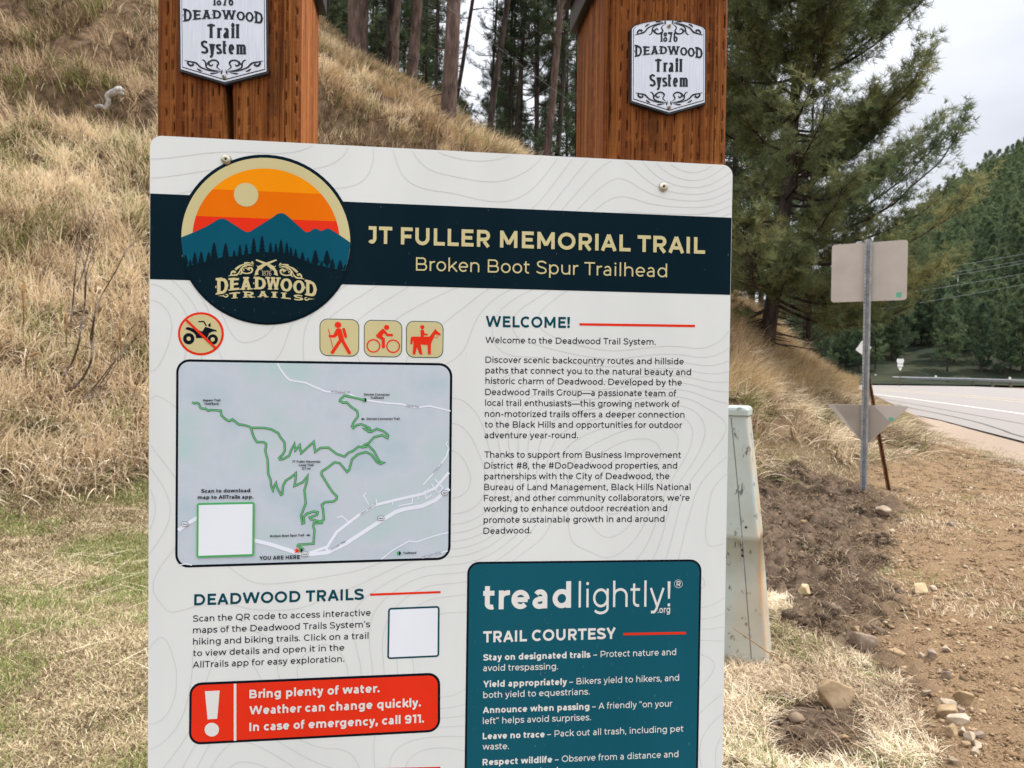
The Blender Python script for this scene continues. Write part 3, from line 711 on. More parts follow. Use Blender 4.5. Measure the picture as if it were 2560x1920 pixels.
# round emblem
D = Decal(BP)
eu, ev = BP.inv(np.array([Z3(268, 783)[0], Z3(1530, 783)[0], Z3(900, 168)[0], Z3(900, 1422)[0]]), np.array([Z3(0, 700)[1], Z3(0, 820)[1], Z3(0, 168)[1], Z3(0, 1422)[1]]))
EC = ((eu[0] + eu[1]) / 2, (ev[2] + ev[3]) / 2); ER = (ev[2] - ev[3]) / 2
def en(x, y):                                       # zoom-3 pixel -> emblem coordinates (radius 1, y up)
    p = Z3(x, y); u, v = BP.inv(np.array([p[0]]), np.array([p[1]])); return (u[0] - EC[0]) / ER, (v[0] - EC[1]) / ER
def eput(P, m, lay):
    P = np.asarray(P); D.putuv(EC[0] + P[:, 0] * ER, EC[1] + P[:, 1] * ER, [tuple(range(len(P)))], m, lay)
def erows(r, y0, y1, m, lay):
    ys = np.linspace(y0, y1, 40); hw = np.sqrt(np.maximum(r * r - ys ** 2, 0)); n = len(ys)
    D.putuv(EC[0] + np.concatenate([-hw, hw]) * ER, EC[1] + np.concatenate([ys, ys]) * ER, [(i, i + 1, n + i + 1, n + i) for i in range(n - 1)], m, lay)
def ecols(r, poly, m, lay, bottom=None):
    P = np.array(poly); xs = np.linspace(max(-r + 1e-3, P[0, 0]), min(r - 1e-3, P[-1, 0]), 150); top = np.interp(xs, P[:, 0], P[:, 1])
    lim = np.sqrt(np.maximum(r * r - xs ** 2, 0)); t = np.clip(top, -lim, lim); b = -lim if bottom is None else np.maximum(-lim, bottom); n = len(xs)
    D.putuv(EC[0] + np.concatenate([xs, xs]) * ER, EC[1] + np.concatenate([t, b]) * ER, [(i, i + 1, n + i + 1, n + i) for i in range(n - 1)], m, lay)
eput(arc(0, 0, 1, 1, 0, 360, 73)[:-1], 'navy', 3)
eput(arc(0, 0, .962, .962, 0, 360, 73)[:-1], 'cream', 4)
ri = 1 - (270 - 168) / 627
yA, yB = en(900, 440)[1], en(900, 640)[1]
erows(ri, yA, ri, 'yellow', 5); erows(ri, yB, yA, 'orange', 5); erows(ri, -.25, yB, 'red', 5)
sx, sy = en(755, 465); eput([(sx + .139 * math.cos(t), sy + .139 * math.sin(t)) for t in np.linspace(0, 2 * math.pi, 40)[:-1]], 'cream', 6)
mt = [(240, 790), (268, 783), (355, 748), (470, 695), (535, 655), (560, 643), (582, 640), (605, 645), (640, 668), (735, 728), (755, 738), (770, 740), (790, 732), (950, 632), (985, 606), (1010, 600), (1030, 602), (1055, 617), (1170, 720), (1190, 738), (1208, 741), (1225, 735), (1250, 717), (1265, 713), (1280, 717), (1303, 731), (1322, 727), (1345, 714), (1362, 713), (1385, 725), (1440, 760), (1530, 822), (1560, 840)]
ecols(.9615, [en(*p) for p in mt], 'teal', 7)
fl = [(240, 985), (300, 1000), (345, 985), (430, 965), (560, 930), (700, 915), (860, 885), (1000, 890), (1110, 920), (1250, 975), (1400, 1010), (1500, 1030), (1560, 1035)]
ecols(.975, [en(*p) for p in fl], 'navy', 8)
for (x, y, w) in [(310, 905, 34), (345, 940, 25), (378, 885, 34), (425, 880, 36), (480, 885, 40), (520, 812, 50), (605, 818, 50), (668, 870, 34), (710, 828, 36), (757, 825, 38), (812, 778, 46), (873, 762, 48),
                  (935, 812, 40), (975, 820, 38), (1012, 793, 46), (1055, 812, 40), (1085, 845, 34), (1120, 862, 36), (1170, 885, 40), (1210, 925, 30), (1265, 870, 48), (1310, 950, 28), (1350, 872, 48), (1390, 935, 34), (1448, 945, 40), (1485, 975, 28)]:
    ht = max(90, 1000 - y); pl = [(x, y)]; pr = []
    for k in range(1, 7):
        t = k / 6; ww = w * (.15 + .85 * t) * .75; yy = y + ht * t * .75
        pl += [(x + ww, yy), (x + ww * .55, yy - ht * .02)]; pr += [(x - ww, yy), (x - ww * .55, yy - ht * .02)]
    P = [en(*p) for p in pl + [(x, y + ht)] + pr[::-1]]
    P = [(a, b) if a * a + b * b < .93 else (a * .96 / math.hypot(a, b), b * .96 / math.hypot(a, b)) for a, b in P]
    eput(P, 'navy', 9)
ZR = lambda x, y: (530 + x / 7.9, 640 + y / 7.9)
for ch, a, b in [('D', (85, 770, 458), (328, 735, 432)), ('E', (335, 690, 455), (548, 672, 437)), ('A', (556, 672, 430), (812, 665, 432)), ('D', (830, 662, 425), (1070, 662, 432)),
                 ('W', (1065, 668, 428), (1365, 668, 440)), ('O', (1362, 700, 448), (1588, 705, 452)), ('O', (1612, 735, 482), (1835, 745, 490)), ('D', (1840, 775, 485), (2070, 820, 520))]:
    f = lambda q: (ZR(q[0], 0)[0], ZR(0, q[1])[1], ZR(0, q[2])[1]); D.letter(ch, f(a), f(b), 205 if ch != 'W' else 190, 'cream', 11, .62, True)
for ch, a, b in [('T', (352, 845, 735), (565, 835, 718)), ('R', (620, 825, 710), (860, 822, 708)), ('A', (905, 815, 705), (1125, 818, 705)), ('I', (1178, 822, 715), (1302, 830, 718)), ('L', (1370, 838, 728), (1562, 858, 742)), ('S', (1620, 875, 762), (1810, 885, 778))]:
    f = lambda q: (ZR(q[0], 0)[0], ZR(0, q[1])[1], ZR(0, q[2])[1]); D.letter(ch, f(a), f(b), 175, 'cream', 11, .8)
D.text('1876', ZR(990, 392), ZR(1178, 394), 92 / 7.9, 100, 'cream', 11, thin=.5, serif=True)
gun = [(868, 92), (885, 72), (900, 74), (1065, 132), (1150, 165), (1225, 205), (1248, 212), (1268, 188), (1262, 212), (1246, 232), (1290, 305), (1312, 398), (1228, 372), (1242, 345), (1232, 300), (1205, 275), (1165, 262), (1130, 225), (1085, 192), (1040, 178), (1000, 152)]
D.poly([ZR(*p) for p in gun], 'cream', 11); D.poly([ZR(2160 - x, y + 14 * (x - 1080) / 220 * -.2) for x, y in gun][::-1], 'cream', 12)
D.annulus(ZR(972, 262), 3.0, 2.6, .8, 'cream', 11); D.annulus(ZR(1186, 270), 3.0, 2.6, .8, 'cream', 11)
def taper(Dc, pts, w, m, lay, f):
    P = np.array(spl(pts, 5)); t = np.linspace(0, 1, len(P)); wv = np.interp(t, np.linspace(0, 1, len(w)), w); a, b = strip(P, wv)
    Dc.strokes([(a, b)], f, m, lay)
SC1 = [([(335, 400), (400, 385), (490, 380), (545, 330), (575, 250)], (10, 26, 34, 26, 6)), ([(385, 380), (400, 330), (430, 310), (465, 325), (440, 345)], (26, 34, 42, 40, 10)),
       ([(555, 375), (600, 330), (590, 270), (640, 205), (740, 185), (830, 205)], (10, 40, 34, 30, 20, 6)), ([(600, 330), (690, 350), (780, 330), (805, 275), (770, 240), (725, 262), (760, 290)], (26, 22, 30, 32, 40, 50, 10)),
       ([(470, 275), (540, 220), (600, 185), (680, 165), (800, 180)], (44, 44, 24, 14, 6)), ([(645, 145), (720, 140), (790, 150), (830, 185)], (30, 26, 16, 5)), ([(790, 118), (815, 135), (835, 165)], (26, 22, 5)), ([(640, 245), (635, 275), (648, 295)], (6, 24, 18)), ([(700, 245), (670, 250), (655, 225), (690, 212), (700, 232)], (12, 12, 10, 10, 10))]
for P, w in SC1:
    taper(D, P, w, 'cream', 11, lambda x, y: ZR(x, y)); taper(D, P, w, 'cream', 11, lambda x, y: ZR(2165 - x, y + 28 + (830 - x) * .07))
for s_ in (0, 1):
    g = (lambda x, y: ZR(x, y)) if not s_ else (lambda x, y: ZR(2162 - x, y + 62))
    taper(D, [(135, 792), (220, 790), (280, 812), (320, 795), (310, 765), (275, 765)], (3, 14, 24, 24, 18, 14), 'cream', 11, g); taper(D, [(190, 795), (240, 785), (245, 765)], (14, 16, 3), 'cream', 11, g)
D.build('round_emblem', board)

# pictograms   (zoom: origin 440,780; 3.2529 px per px)
ZP = lambda x, y: (440 + x / 3.2529, 780 + y / 3.25)
def pp(D, pts, m, lay): D.poly([ZP(*p) for p in pts], m, lay)
def pl_(D, pts, w, m, lay): 
    D.line([ZP(*p) for p in pts], w / 3.25, m, lay)
    for p in (pts[0], pts[-1]): D.disc(ZP(*p), w / 6.5, w / 6.5, m, lay + .3, 16)
D = Decal(BP)
D.disc(ZP(203, 177), 187 / 3.25, 176 / 3.25, 'red', 1); D.disc(ZP(203, 177), 168 / 3.25, 157 / 3.25, 'cream', 2)
for c in ((105, 217), (300, 223)):
    r = 46 if c[0] < 200 else 42; D.disc(ZP(*c), r / 3.25, r / 3.25, 'ink', 3); D.disc(ZP(*c), 17 / 3.25, 17 / 3.25, 'cream', 4)
pp(D, [(78, 140), (84, 126), (100, 122), (175, 146), (215, 158), (240, 120), (330, 148), (334, 158), (300, 158), (272, 172), (255, 212), (165, 212), (160, 185), (140, 165), (115, 152)], 'ink', 3)
pl_(D, [(188, 78), (228, 78), (240, 100), (246, 110)], 10, 'ink', 3); pp(D, [(283, 88), (283, 122), (266, 118), (262, 102)], 'ink', 3)
D.line([ZP(82, 62), ZP(322, 292)], 20 / 3.25, 'red', 5)
D.build('no_vehicles_symbol', board)
D = Decal(BP); D.rrect([ZP(1168, 52), ZP(1491, 60), ZP(1488, 364), ZP(1168, 356)], 20, 'heading', 1); D.rrect([ZP(1168, 52), ZP(1491, 60), ZP(1488, 364), ZP(1168, 356)], 20, 'cream', 2, 1.9)
D.disc(ZP(1318, 105), 8.3, 7.7, 'red', 3)
pp(D, [(1302, 138), (1322, 130), (1345, 140), (1368, 225), (1330, 245), (1316, 190), (1292, 208), (1250, 206), (1240, 196), (1246, 186), (1280, 186)], 'red', 3)
pl_(D, [(1343, 222), (1272, 328)], 27, 'red', 3.4); pl_(D, [(1350, 225), (1410, 330)], 27, 'red', 3.8); pl_(D, [(1364, 140), (1380, 198)], 24, 'red', 4.2); D.line([ZP(1240, 138), ZP(1276, 290)], 1.6, 'red', 4)
D.build('hiker_symbol', board)
D = Decal(BP); D.rrect([ZP(1528, 62), ZP(1841, 70), ZP(1838, 370), ZP(1528, 363)], 20, 'heading', 1); D.rrect([ZP(1528, 62), ZP(1841, 70), ZP(1838, 370), ZP(1528, 363)], 20, 'cream', 2, 1.9)
D.disc(ZP(1713, 125), 6.5, 6.3, 'red', 3); D.annulus(ZP(1606, 275), 51 / 3.25, 50 / 3.25, 11 / 3.25, 'red', 3); D.annulus(ZP(1766, 278), 51 / 3.25, 50 / 3.25, 11 / 3.25, 'red', 3)
pl_(D, [(1640, 192), (1688, 150), (1718, 186), (1756, 187)], 20, 'red', 3.4); pl_(D, [(1640, 192), (1686, 220), (1687, 282)], 26, 'red', 3.8); pp(D, [(1640, 172), (1680, 135), (1702, 152), (1670, 205), (1640, 205)], 'red', 4)
D.build('cyclist_symbol', board)
D = Decal(BP); D.rrect([ZP(1871, 70), ZP(2176, 78), ZP(2173, 376), ZP(1871, 370)], 20, 'heading', 1); D.rrect([ZP(1871, 70), ZP(2176, 78), ZP(2173, 376), ZP(1871, 370)], 20, 'cream', 2, 1.9)
D.disc(ZP(2003, 123), 5.3, 5.2, 'red', 3)
pp(D, [(1988, 150), (2003, 142), (2018, 150), (2020, 172), (2048, 178), (2046, 190), (2016, 190), (2014, 206), (1990, 206)], 'red', 3)
pp(D, [(1918, 200), (2062, 200), (2098, 152), (2112, 136), (2118, 150), (2152, 178), (2150, 190), (2128, 186), (2108, 180), (2080, 242), (2072, 262), (2072, 345), (2050, 345), (2046, 268), (1990, 264), (2004, 345), (1982, 345), (1958, 285), (1946, 345), (1924, 345), (1932, 250), (1926, 225), (1922, 262), (1906, 262), (1908, 212)], 'red', 3.5)
D.line([ZP(2098, 205), ZP(2120, 210), ZP(2134, 190)], 1.2, 'red', 4)
D.build('horse_rider_symbol', board)

# trail map
D = Decal(BP); mc = [Z5(62, 53), Z5(2126, 84), Z5(2111, 1552), Z5(54, 1613)]
D.rrect(mc, 33, 'ink', 1); D.rrect(mc, 33, 'map', 2, 6.2)
def road(pts, w): D.line([Z5(*p) for p in pts], w * S5, 'road', 3)
road([(818, 84), (840, 125), (875, 175), (910, 210), (1030, 230), (1100, 262), (1180, 295), (1240, 300), (1330, 300), (1400, 335), (1470, 358), (1640, 382), (1740, 388), (1850, 415), (1955, 403), (2110, 440)], 12)
road([(78, 1332), (150, 1280), (215, 1240), (245, 1235)], 26); road([(640, 1405), (780, 1440), (950, 1495), (1060, 1512), (1190, 1498), (1330, 1430), (1560, 1280), (1700, 1195), (1760, 1175), (1900, 1150), (2000, 1105), (2100, 1020)], 28)
road([(1060, 1500), (1190, 1455), (1260, 1345), (1430, 1215), (1540, 1145), (1700, 1105), (1900, 1060), (2000, 1015), (2098, 900)], 20); road([(1186, 1455), (1190, 1500)], 16)
road([(1500, 1140), (1480, 1100), (1462, 1075), (1480, 1050)], 8); road([(1262, 1238), (1300, 1225), (1350, 1270)], 8); road([(1555, 1095), (1562, 1140)], 8); road([(1680, 1140), (1678, 1110)], 8); road([(1720, 1150), (1825, 1130), (1828, 1090)], 8)
road([(1908, 990), (2000, 890), (2080, 780), (2098, 720)], 12); road([(2098, 715), (2078, 690), (2088, 668)], 8); road([(1995, 950), (2060, 1020)], 10); road([(1915, 1035), (1930, 1095), (1970, 1065)], 8); road([(1970, 985), (2010, 1045)], 8); road([(1940, 1020), (1948, 1050)], 8); road([(2020, 1055), (2060, 1010)], 8); road([(1868, 1068), (1872, 1098)], 8)
road([(1592, 1548), (1680, 1480), (1800, 1412), (1860, 1418), (2000, 1370), (2095, 1348)], 9); road([(1900, 1538), (2090, 1485)], 9); road([(90, 1590), (140, 1580), (180, 1592)], 8)
TR = [[(182, 375), (198, 383), (215, 378), (232, 385), (242, 415), (262, 423), (282, 422), (300, 438), (322, 432), (395, 437), (402, 475), (430, 500), (458, 515), (482, 502), (505, 520), (530, 540), (570, 545), (610, 557), (622, 568)],
      [(622, 565), (720, 566), (770, 575), (825, 605), (840, 635), (872, 675), (874, 735), (858, 765), (832, 790), (836, 802), (862, 798), (905, 775), (920, 735), (945, 685), (952, 735), (985, 695), (995, 755), (1040, 715), (1090, 670), (1100, 745), (1140, 715), (1200, 713), (1260, 760), (1320, 780), (1350, 750), (1380, 740), (1425, 705), (1460, 712), (1500, 700), (1540, 740), (1560, 780), (1585, 820), (1612, 826), (1590, 835), (1560, 820), (1520, 765), (1480, 745), (1420, 762), (1375, 800), (1355, 880), (1338, 895), (1285, 830), (1245, 822), (1190, 865), (1150, 890), (1148, 915), (1200, 1000), (1230, 1045), (1262, 1075), (1262, 1095), (1240, 1115), (1175, 1120), (1150, 1140), (1160, 1180), (1165, 1250), (1140, 1265), (1070, 1250), (1060, 1235), (1115, 1215), (1120, 1195), (1090, 1190), (1040, 1205), (1015, 1230), (1018, 1275), (1005, 1280), (995, 1220), (1030, 1130), (1020, 1030), (1040, 960), (1045, 920), (1010, 970), (945, 1000), (955, 945), (955, 905), (920, 935), (880, 960), (860, 1000), (855, 1060), (845, 1065), (815, 1010), (808, 975), (790, 1010), (785, 1035), (772, 1000), (768, 955), (750, 910), (745, 800), (728, 740), (735, 685), (715, 672), (665, 672), (640, 630), (622, 568)],
      [(1465, 358), (1415, 345), (1370, 335), (1320, 325), (1290, 350), (1285, 365), (1310, 378), (1335, 375), (1370, 410), (1415, 440), (1420, 480), (1390, 520), (1375, 555), (1385, 568), (1410, 545), (1445, 538), (1505, 565), (1510, 575), (1465, 572), (1500, 595), (1520, 595), (1560, 573), (1610, 590), (1645, 620), (1640, 642), (1600, 620), (1540, 635), (1500, 680), (1465, 695), (1460, 712)],
      [(1155, 1258), (1150, 1275), (1090, 1278), (1085, 1300), (1095, 1330), (1088, 1430), (975, 1438), (970, 1448), (1010, 1470), (1015, 1478)]]
for t in TR:
    P = [Z5(*p) for p in t]; D.line(P, 16 * S5, 'trail_edge', 4); D.line(P, 8.5 * S5, 'trail', 5)
for c in ((1470, 358), (992, 1480), (1726, 1502)):
    D.disc(Z5(*c), 5, 5, 'ink', 6, 20); D.poly([Z5(*p) for p in arc(c[0], c[1], 14, 14, 90, 270, 14)], 'boxgreen', 7)
st = [(965 + (26 if k % 2 == 0 else 10) * math.sin(k * math.pi / 5), 1482 - (26 if k % 2 == 0 else 10) * math.cos(k * math.pi / 5)) for k in range(10)]; D.poly([Z5(*p) for p in st], 'red', 8)
for t, a, b, cp, w in [('Aspen Trail', (263, 368), (394, 368), 17, 150), ('Out/Back', (275, 394), (382, 394), 17, 150), ('Denver Connector', (1465, 325), (1658, 326), 17, 150), ('Trailhead', (1513, 349), (1612, 349), 17, 150),
                       ('Denver Connector Trail', (1486, 506), (1730, 506), 17, 150), ('JT Fuller Memorial', (930, 826), (1138, 826), 17, 150), ('Loop Trail', (980, 852), (1088, 851), 17, 150), ('3.7 mi', (1002, 877), (1066, 876), 16, 150),
                       ('Scan to download', (251, 1050), (616, 1046), 27, 150), ('map to AllTrails app.', (225, 1097), (641, 1093), 27, 150), ('Broken Boot Spur Trail', (765, 1382), (1018, 1374), 17, 150), ('YOU ARE HERE', (686, 1552), (987, 1544), 29, 150), ('Trailhead', (1758, 1508), (1855, 1505), 16, 150),
                       ('Mt Roosevelt Rd', (1222, 302), (1358, 308), 15, 80), ('Denver Ave', (1783, 405), (1874, 416), 15, 80), ('Upper Main St', (1436, 1218), (1552, 1142), 17, 80), ('Pioneer Way', (1220, 1482), (1328, 1418), 17, 80), ('Williams St', (1980, 912), (2044, 842), 16, 80), ('McGovern Hill Rd', (1902, 1538), (2040, 1502), 14, 80)]:
    D.text(t, Z5(*a), Z5(*b), cp * S5, w, 'ink', 7)
for (x, y) in ((130, 1283), (1025, 1508), (1592, 1240), (2068, 1050)):
    D.rrect([Z5(x - 24, y - 17), Z5(x + 24, y - 18), Z5(x + 24, y + 16), Z5(x - 24, y + 17)], 4, 'ink', 8); D.rrect([Z5(x - 24, y - 17), Z5(x + 24, y - 18), Z5(x + 24, y + 16), Z5(x - 24, y + 17)], 4, 'paper', 9, .9)
    D.text('14A', Z5(x - 16, y + 7), Z5(x + 16, y + 6), 14 * S5, 130, 'ink', 10)
for (x, y, s_) in ((1442, 500, -1), (1065, 1366, 1)):
    D.poly([Z5(x, y), Z5(x - s_ * 14, y - 9), Z5(x - s_ * 14, y - 4), Z5(x - s_ * 28, y - 4), Z5(x - s_ * 28, y + 4), Z5(x - s_ * 14, y + 4), Z5(x - s_ * 14, y + 9)], 'ink', 8)
qc = [Z5(219, 1127), Z5(650, 1118), Z5(646, 1521), Z5(216, 1535)]; D.rrect(qc, 6, 'boxgreen', 8); D.rrect(qc, 6, 'paper', 9, 5)
D.build('trail_map', board)

# welcome column
D = Decal(BP)
D.text('WELCOME!', Z4(337, 1232), Z4(958, 1240), 82 / 2.95, 148, 'heading', 1); D.poly([Z4(1028, 1203), Z4(1880, 1215), Z4(1880, 1233), Z4(1028, 1221)], 'red', 1)
for t, a, b in [('Welcome to the Deadwood Trail System.', (335, 1350), (1590, 1363)), ('Discover scenic backcountry routes and hillside', (335, 1495), (1797, 1508)), ('paths that connect you to the natural beauty and', (335, 1573), (1850, 1587)), ('historic charm of Deadwood. Developed by the', (335, 1650), (1783, 1663))]:
    D.text(t, Z4(*a), Z4(*b), 46 / 2.95, 98, 'ink', 1)
for t, a, b in [('Deadwood Trails Group—a passionate team of', (278, 82), (1705, 93)), ('local trail enthusiasts—this growing network of', (277, 163), (1730, 172)), ('non-motorized trails offers a deeper connection', (275, 245), (1767, 252)),
                ('to the Black Hills and opportunities for outdoor', (275, 325), (1750, 329)), ('adventure year-round.', (273, 405), (972, 405)), ('Thanks to support from Business Improvement', (272, 550), (1740, 553)), ('District #8, the #DoDeadwood properties, and', (272, 632), (1712, 632)),
                ('partnerships with the City of Deadwood, the', (271, 712), (1655, 710)), ('Bureau of Land Management, Black Hills National', (270, 793), (1812, 792)), ('Forest, and other community collaborators, we’re', (268, 875), (1806, 872)), ('working to enhance outdoor recreation and', (266, 955), (1637, 949)),
                ('promote sustainable growth in and around', (266, 1038), (1617, 1029)), ('Deadwood.', (265, 1120), (622, 1115))]:
    D.text(t, Z6(*a), Z6(*b), 47 / 2.99, 98, 'ink', 1)
D.build('welcome_text', board)
# trails column
D = Decal(BP)
D.text('DEADWOOD TRAILS', Z7(370, 335), Z7(1622, 293), 83 / 2.95, 148, 'heading', 1); D.poly([Z7(1667, 247), Z7(2187, 228), Z7(2187, 244), Z7(1667, 264)], 'red', 1)
for t, a, b in [('Scan the QR code to access interactive', (361, 455), (1672, 410)), ('maps of the Deadwood Trails System’s', (362, 540), (1667, 495)), ('hiking and biking trails. Click on a trail', (362, 625), (1655, 580)), ('to view details and open it in the', (362, 710), (1477, 667)), ('AllTrails app for easy exploration.', (360, 795), (1477, 750))]:
    D.text(t, Z7(*a), Z7(*b), 47 / 2.95, 98, 'ink', 1)
D.build('trails_text', board); D = Decal(BP)
qc = [Z7(1800, 353), Z7(2180, 338), Z7(2177, 714), Z7(1793, 731)]; D.rrect(qc, 8, 'heading', 1); D.rrect(qc, 8, 'paper', 2, 4.6); D.build('code_frame', board); D = Decal(BP)
D.poly([Z7(1700, 1536), Z7(2186, 1524), Z7(2186, 1542), Z7(1700, 1556)], 'red', 1); D.build('heading_rule', board); D = Decal(BP); D.disc(Z7(1440, 1612), 26, 26, 'heading', 1); D.build('lower_emblem', board)
# warning box
D = Decal(BP); c = [Z7(336, 906), Z7(2184, 829), Z7(2184, 1266), Z7(331, 1364)]
D.rrect(c, 30, 'ink', 1); D.rrect(c, 30, 'red', 2, 6.2); D.poly([Z7(663, 911), Z7(682, 910), Z7(682, 1331), Z7(663, 1332)], 'pale', 3)
D.poly([Z7(450, 966), Z7(559, 961), Z7(541, 1169), Z7(470, 1173)], 'pale', 3); D.disc(Z7(501, 1249), 18, 17.2, 'pale', 3)
for t, a, b in [('Bring plenty of water.', (778, 1018), (1738, 973)), ('Weather can change quickly.', (778, 1138), (2042, 1078)), ('In case of emergency, call 911.', (778, 1260), (2065, 1197))]:
    D.text(t, Z7(*a), Z7(*b), 62 / 2.95, 150, 'pale', 4)
D.build('warning_box', board)
# courtesy box
D = Decal(BP); c = [Z8(145, 74), Z8(1895, 54), Z8(1866, 1720), Z8(122, 1750)]
D.rrect(c, 29, 'ink', 1); D.rrect(c, 29, 'box', 2, 5)
D.text('tread', Z8(262, 430), Z8(918, 415), 189 / 2.99, 137, 'pale', 3); D.text('lightly!', Z8(975, 413), Z8(1660, 405), 187 / 2.99, 72, 'pale', 3); D.text('.org', Z8(1565, 455), Z8(1658, 452), 50 / 2.99, 110, 'pale', 3)
D.annulus(Z8(1720, 237), 10, 10, .9, 'pale', 3); D.text('R', Z8(1707, 256), Z8(1736, 256), 13, 110, 'pale', 3)
D.text('TRAIL COURTESY', Z8(262, 675), Z8(1252, 647), 84 / 2.99, 148, 'pale', 3); D.poly([Z8(1310, 604), Z8(1775, 595), Z8(1775, 613), Z8(1310, 621)], 'red', 3)
for t, a, b, w in [('Stay on designated trails', (263, 810), (1064, 787), 148), ('– Protect nature and', (1085, 786), (1703, 768), 90), ('avoid trespassing.', (262, 889), (822, 875), 90), ('Yield appropriately', (263, 1009), (888, 990), 148), ('– Bikers yield to hikers, and', (905, 989), (1725, 960), 90),
                   ('both yield to equestrians.', (263, 1090), (1058, 1063), 90), ('Announce when passing', (260, 1203), (1055, 1175), 148), ('– A friendly “on your', (1075, 1173), (1675, 1152), 90), ('left” helps avoid surprises.', (260, 1284), (1067, 1255), 90), ('Leave no trace', (259, 1397), (722, 1382), 148),
                   ('– Pack out all trash, including pet', (740, 1380), (1757, 1340), 90), ('waste.', (258, 1475), (455, 1470), 90), ('Respect wildlife', (258, 1592), (778, 1570), 148), ('– Observe from a distance and', (798, 1569), (1720, 1530), 90), ('never pet animals.', (258, 1672), (870, 1650), 90)]:
    D.text(t, Z8(*a), Z8(*b), 47 / 2.99, w, 'pale', 3)
D.build('courtesy_box', board)
# screws: domed heads with a six-lobed recess
M_SCREW = noisy('screw_metal', (.42, .38, .29), (.66, .61, .50), 300, .34, metal=.85)
M_RECESS = noisy('screw_recess', (.02, .016, .01), (.05, .04, .028), 300, .7)
def screw(P, name, parent, org, r=.0052):
    mb = MB(); n = 24; prof = [(r, .0), (r * 1.0, .0006), (r * .86, .0019), (r * .6, .0027), (r * .42, .0029)]
    V = []
    for (rr, hh) in prof: V += [(org[0] + rr * math.cos(t), org[1] - hh, org[2] + rr * math.sin(t)) for t in np.linspace(0, 2 * math.pi, n, endpoint=False)]
    F = [(k * n + i, k * n + (i + 1) % n, (k + 1) * n + (i + 1) % n, (k + 1) * n + i) for k in range(len(prof) - 1) for i in range(n)]
    mb.add(V, F, M_SCREW)
    mb.add([(org[0] + r * .43 * math.cos(t), org[1] - .0024, org[2] + r * .43 * math.sin(t)) for t in np.linspace(0, 2 * math.pi, n, endpoint=False)], [tuple(range(n))], M_SCREW)
    S = [(org[0] + r * (.36 if k % 2 == 0 else .2) * math.cos(k * math.pi / 6), org[1] - .00245, org[2] + r * (.36 if k % 2 == 0 else .2) * math.sin(k * math.pi / 6)) for k in range(12)]
    mb.add(S, [tuple(range(12))], M_RECESS); return mb.build(name, parent)
for p in (Z3(607, 204), Z4(1645, 200)):
    u, v = BP.inv(np.array([p[0]]), np.array([p[1]])); screw(p, 'screw', board, (float(u[0]), -.0003, float(v[0])))

# ------------------------------------------------------------------ the two timber posts (caps and badges are their parts)
q = NT('stained_timber'); c = q.coord((1, 1, .035)); g1 = q.noise(c, 95, 5, .6); c2 = q.coord((1, 1, .09)); g2 = q.noise(c2, 30, 4); g3 = q.noise(q.coord(), 420, 3, .6); g4 = q.noise(q.coord((.5, 1, 1.4)), 60, 3)
o = q.ramp(g1, [(.28, (.075, .020, .006)), (.44, (.185, .061, .016)), (.58, (.285, .104, .027)), (.74, (.40, .162, .046))])
_gl = q.noise(q.coord((1, 1, .012)), 430, 3, .6); o = q.mix(q.mr(_gl, .50, .60, 0, .85), o, (.055, .014, .004)); _g5 = q.noise(q.coord((1, 1, .02)), 820, 2, .6); o = q.mix(q.mr(_g5, .54, .66, 0, .6), o, (.05, .014, .004))
o = q.mix(q.mr(g2, .40, .66, 0, .55), o, (.135, .036, .010)); o = q.mix(q.mr(g3, .55, .72, 0, .35), o, (.07, .02, .006)); o = q.mix(q.math('MULTIPLY', q.mr(g4, .52, .7, 0, .5), q.mr(g2, .35, .6)), o, (.30, .10, .026))
o = q.mix(q.math('MULTIPLY', q.attr('slit'), .66), o, (.02, .009, .004))
q.bump(q.math('ADD', g1, q.math('MULTIPLY', g3, .5)), .55, .0016)
M_WOOD = q.fin(o, .7, .06)
M_CAP = noisy('black_cap_metal', (.010, .010, .011), (.022, .021, .022), 20, .5, spec=.4)
PF = Plane(BACK_Y + .0006)
PW_ = 0.140
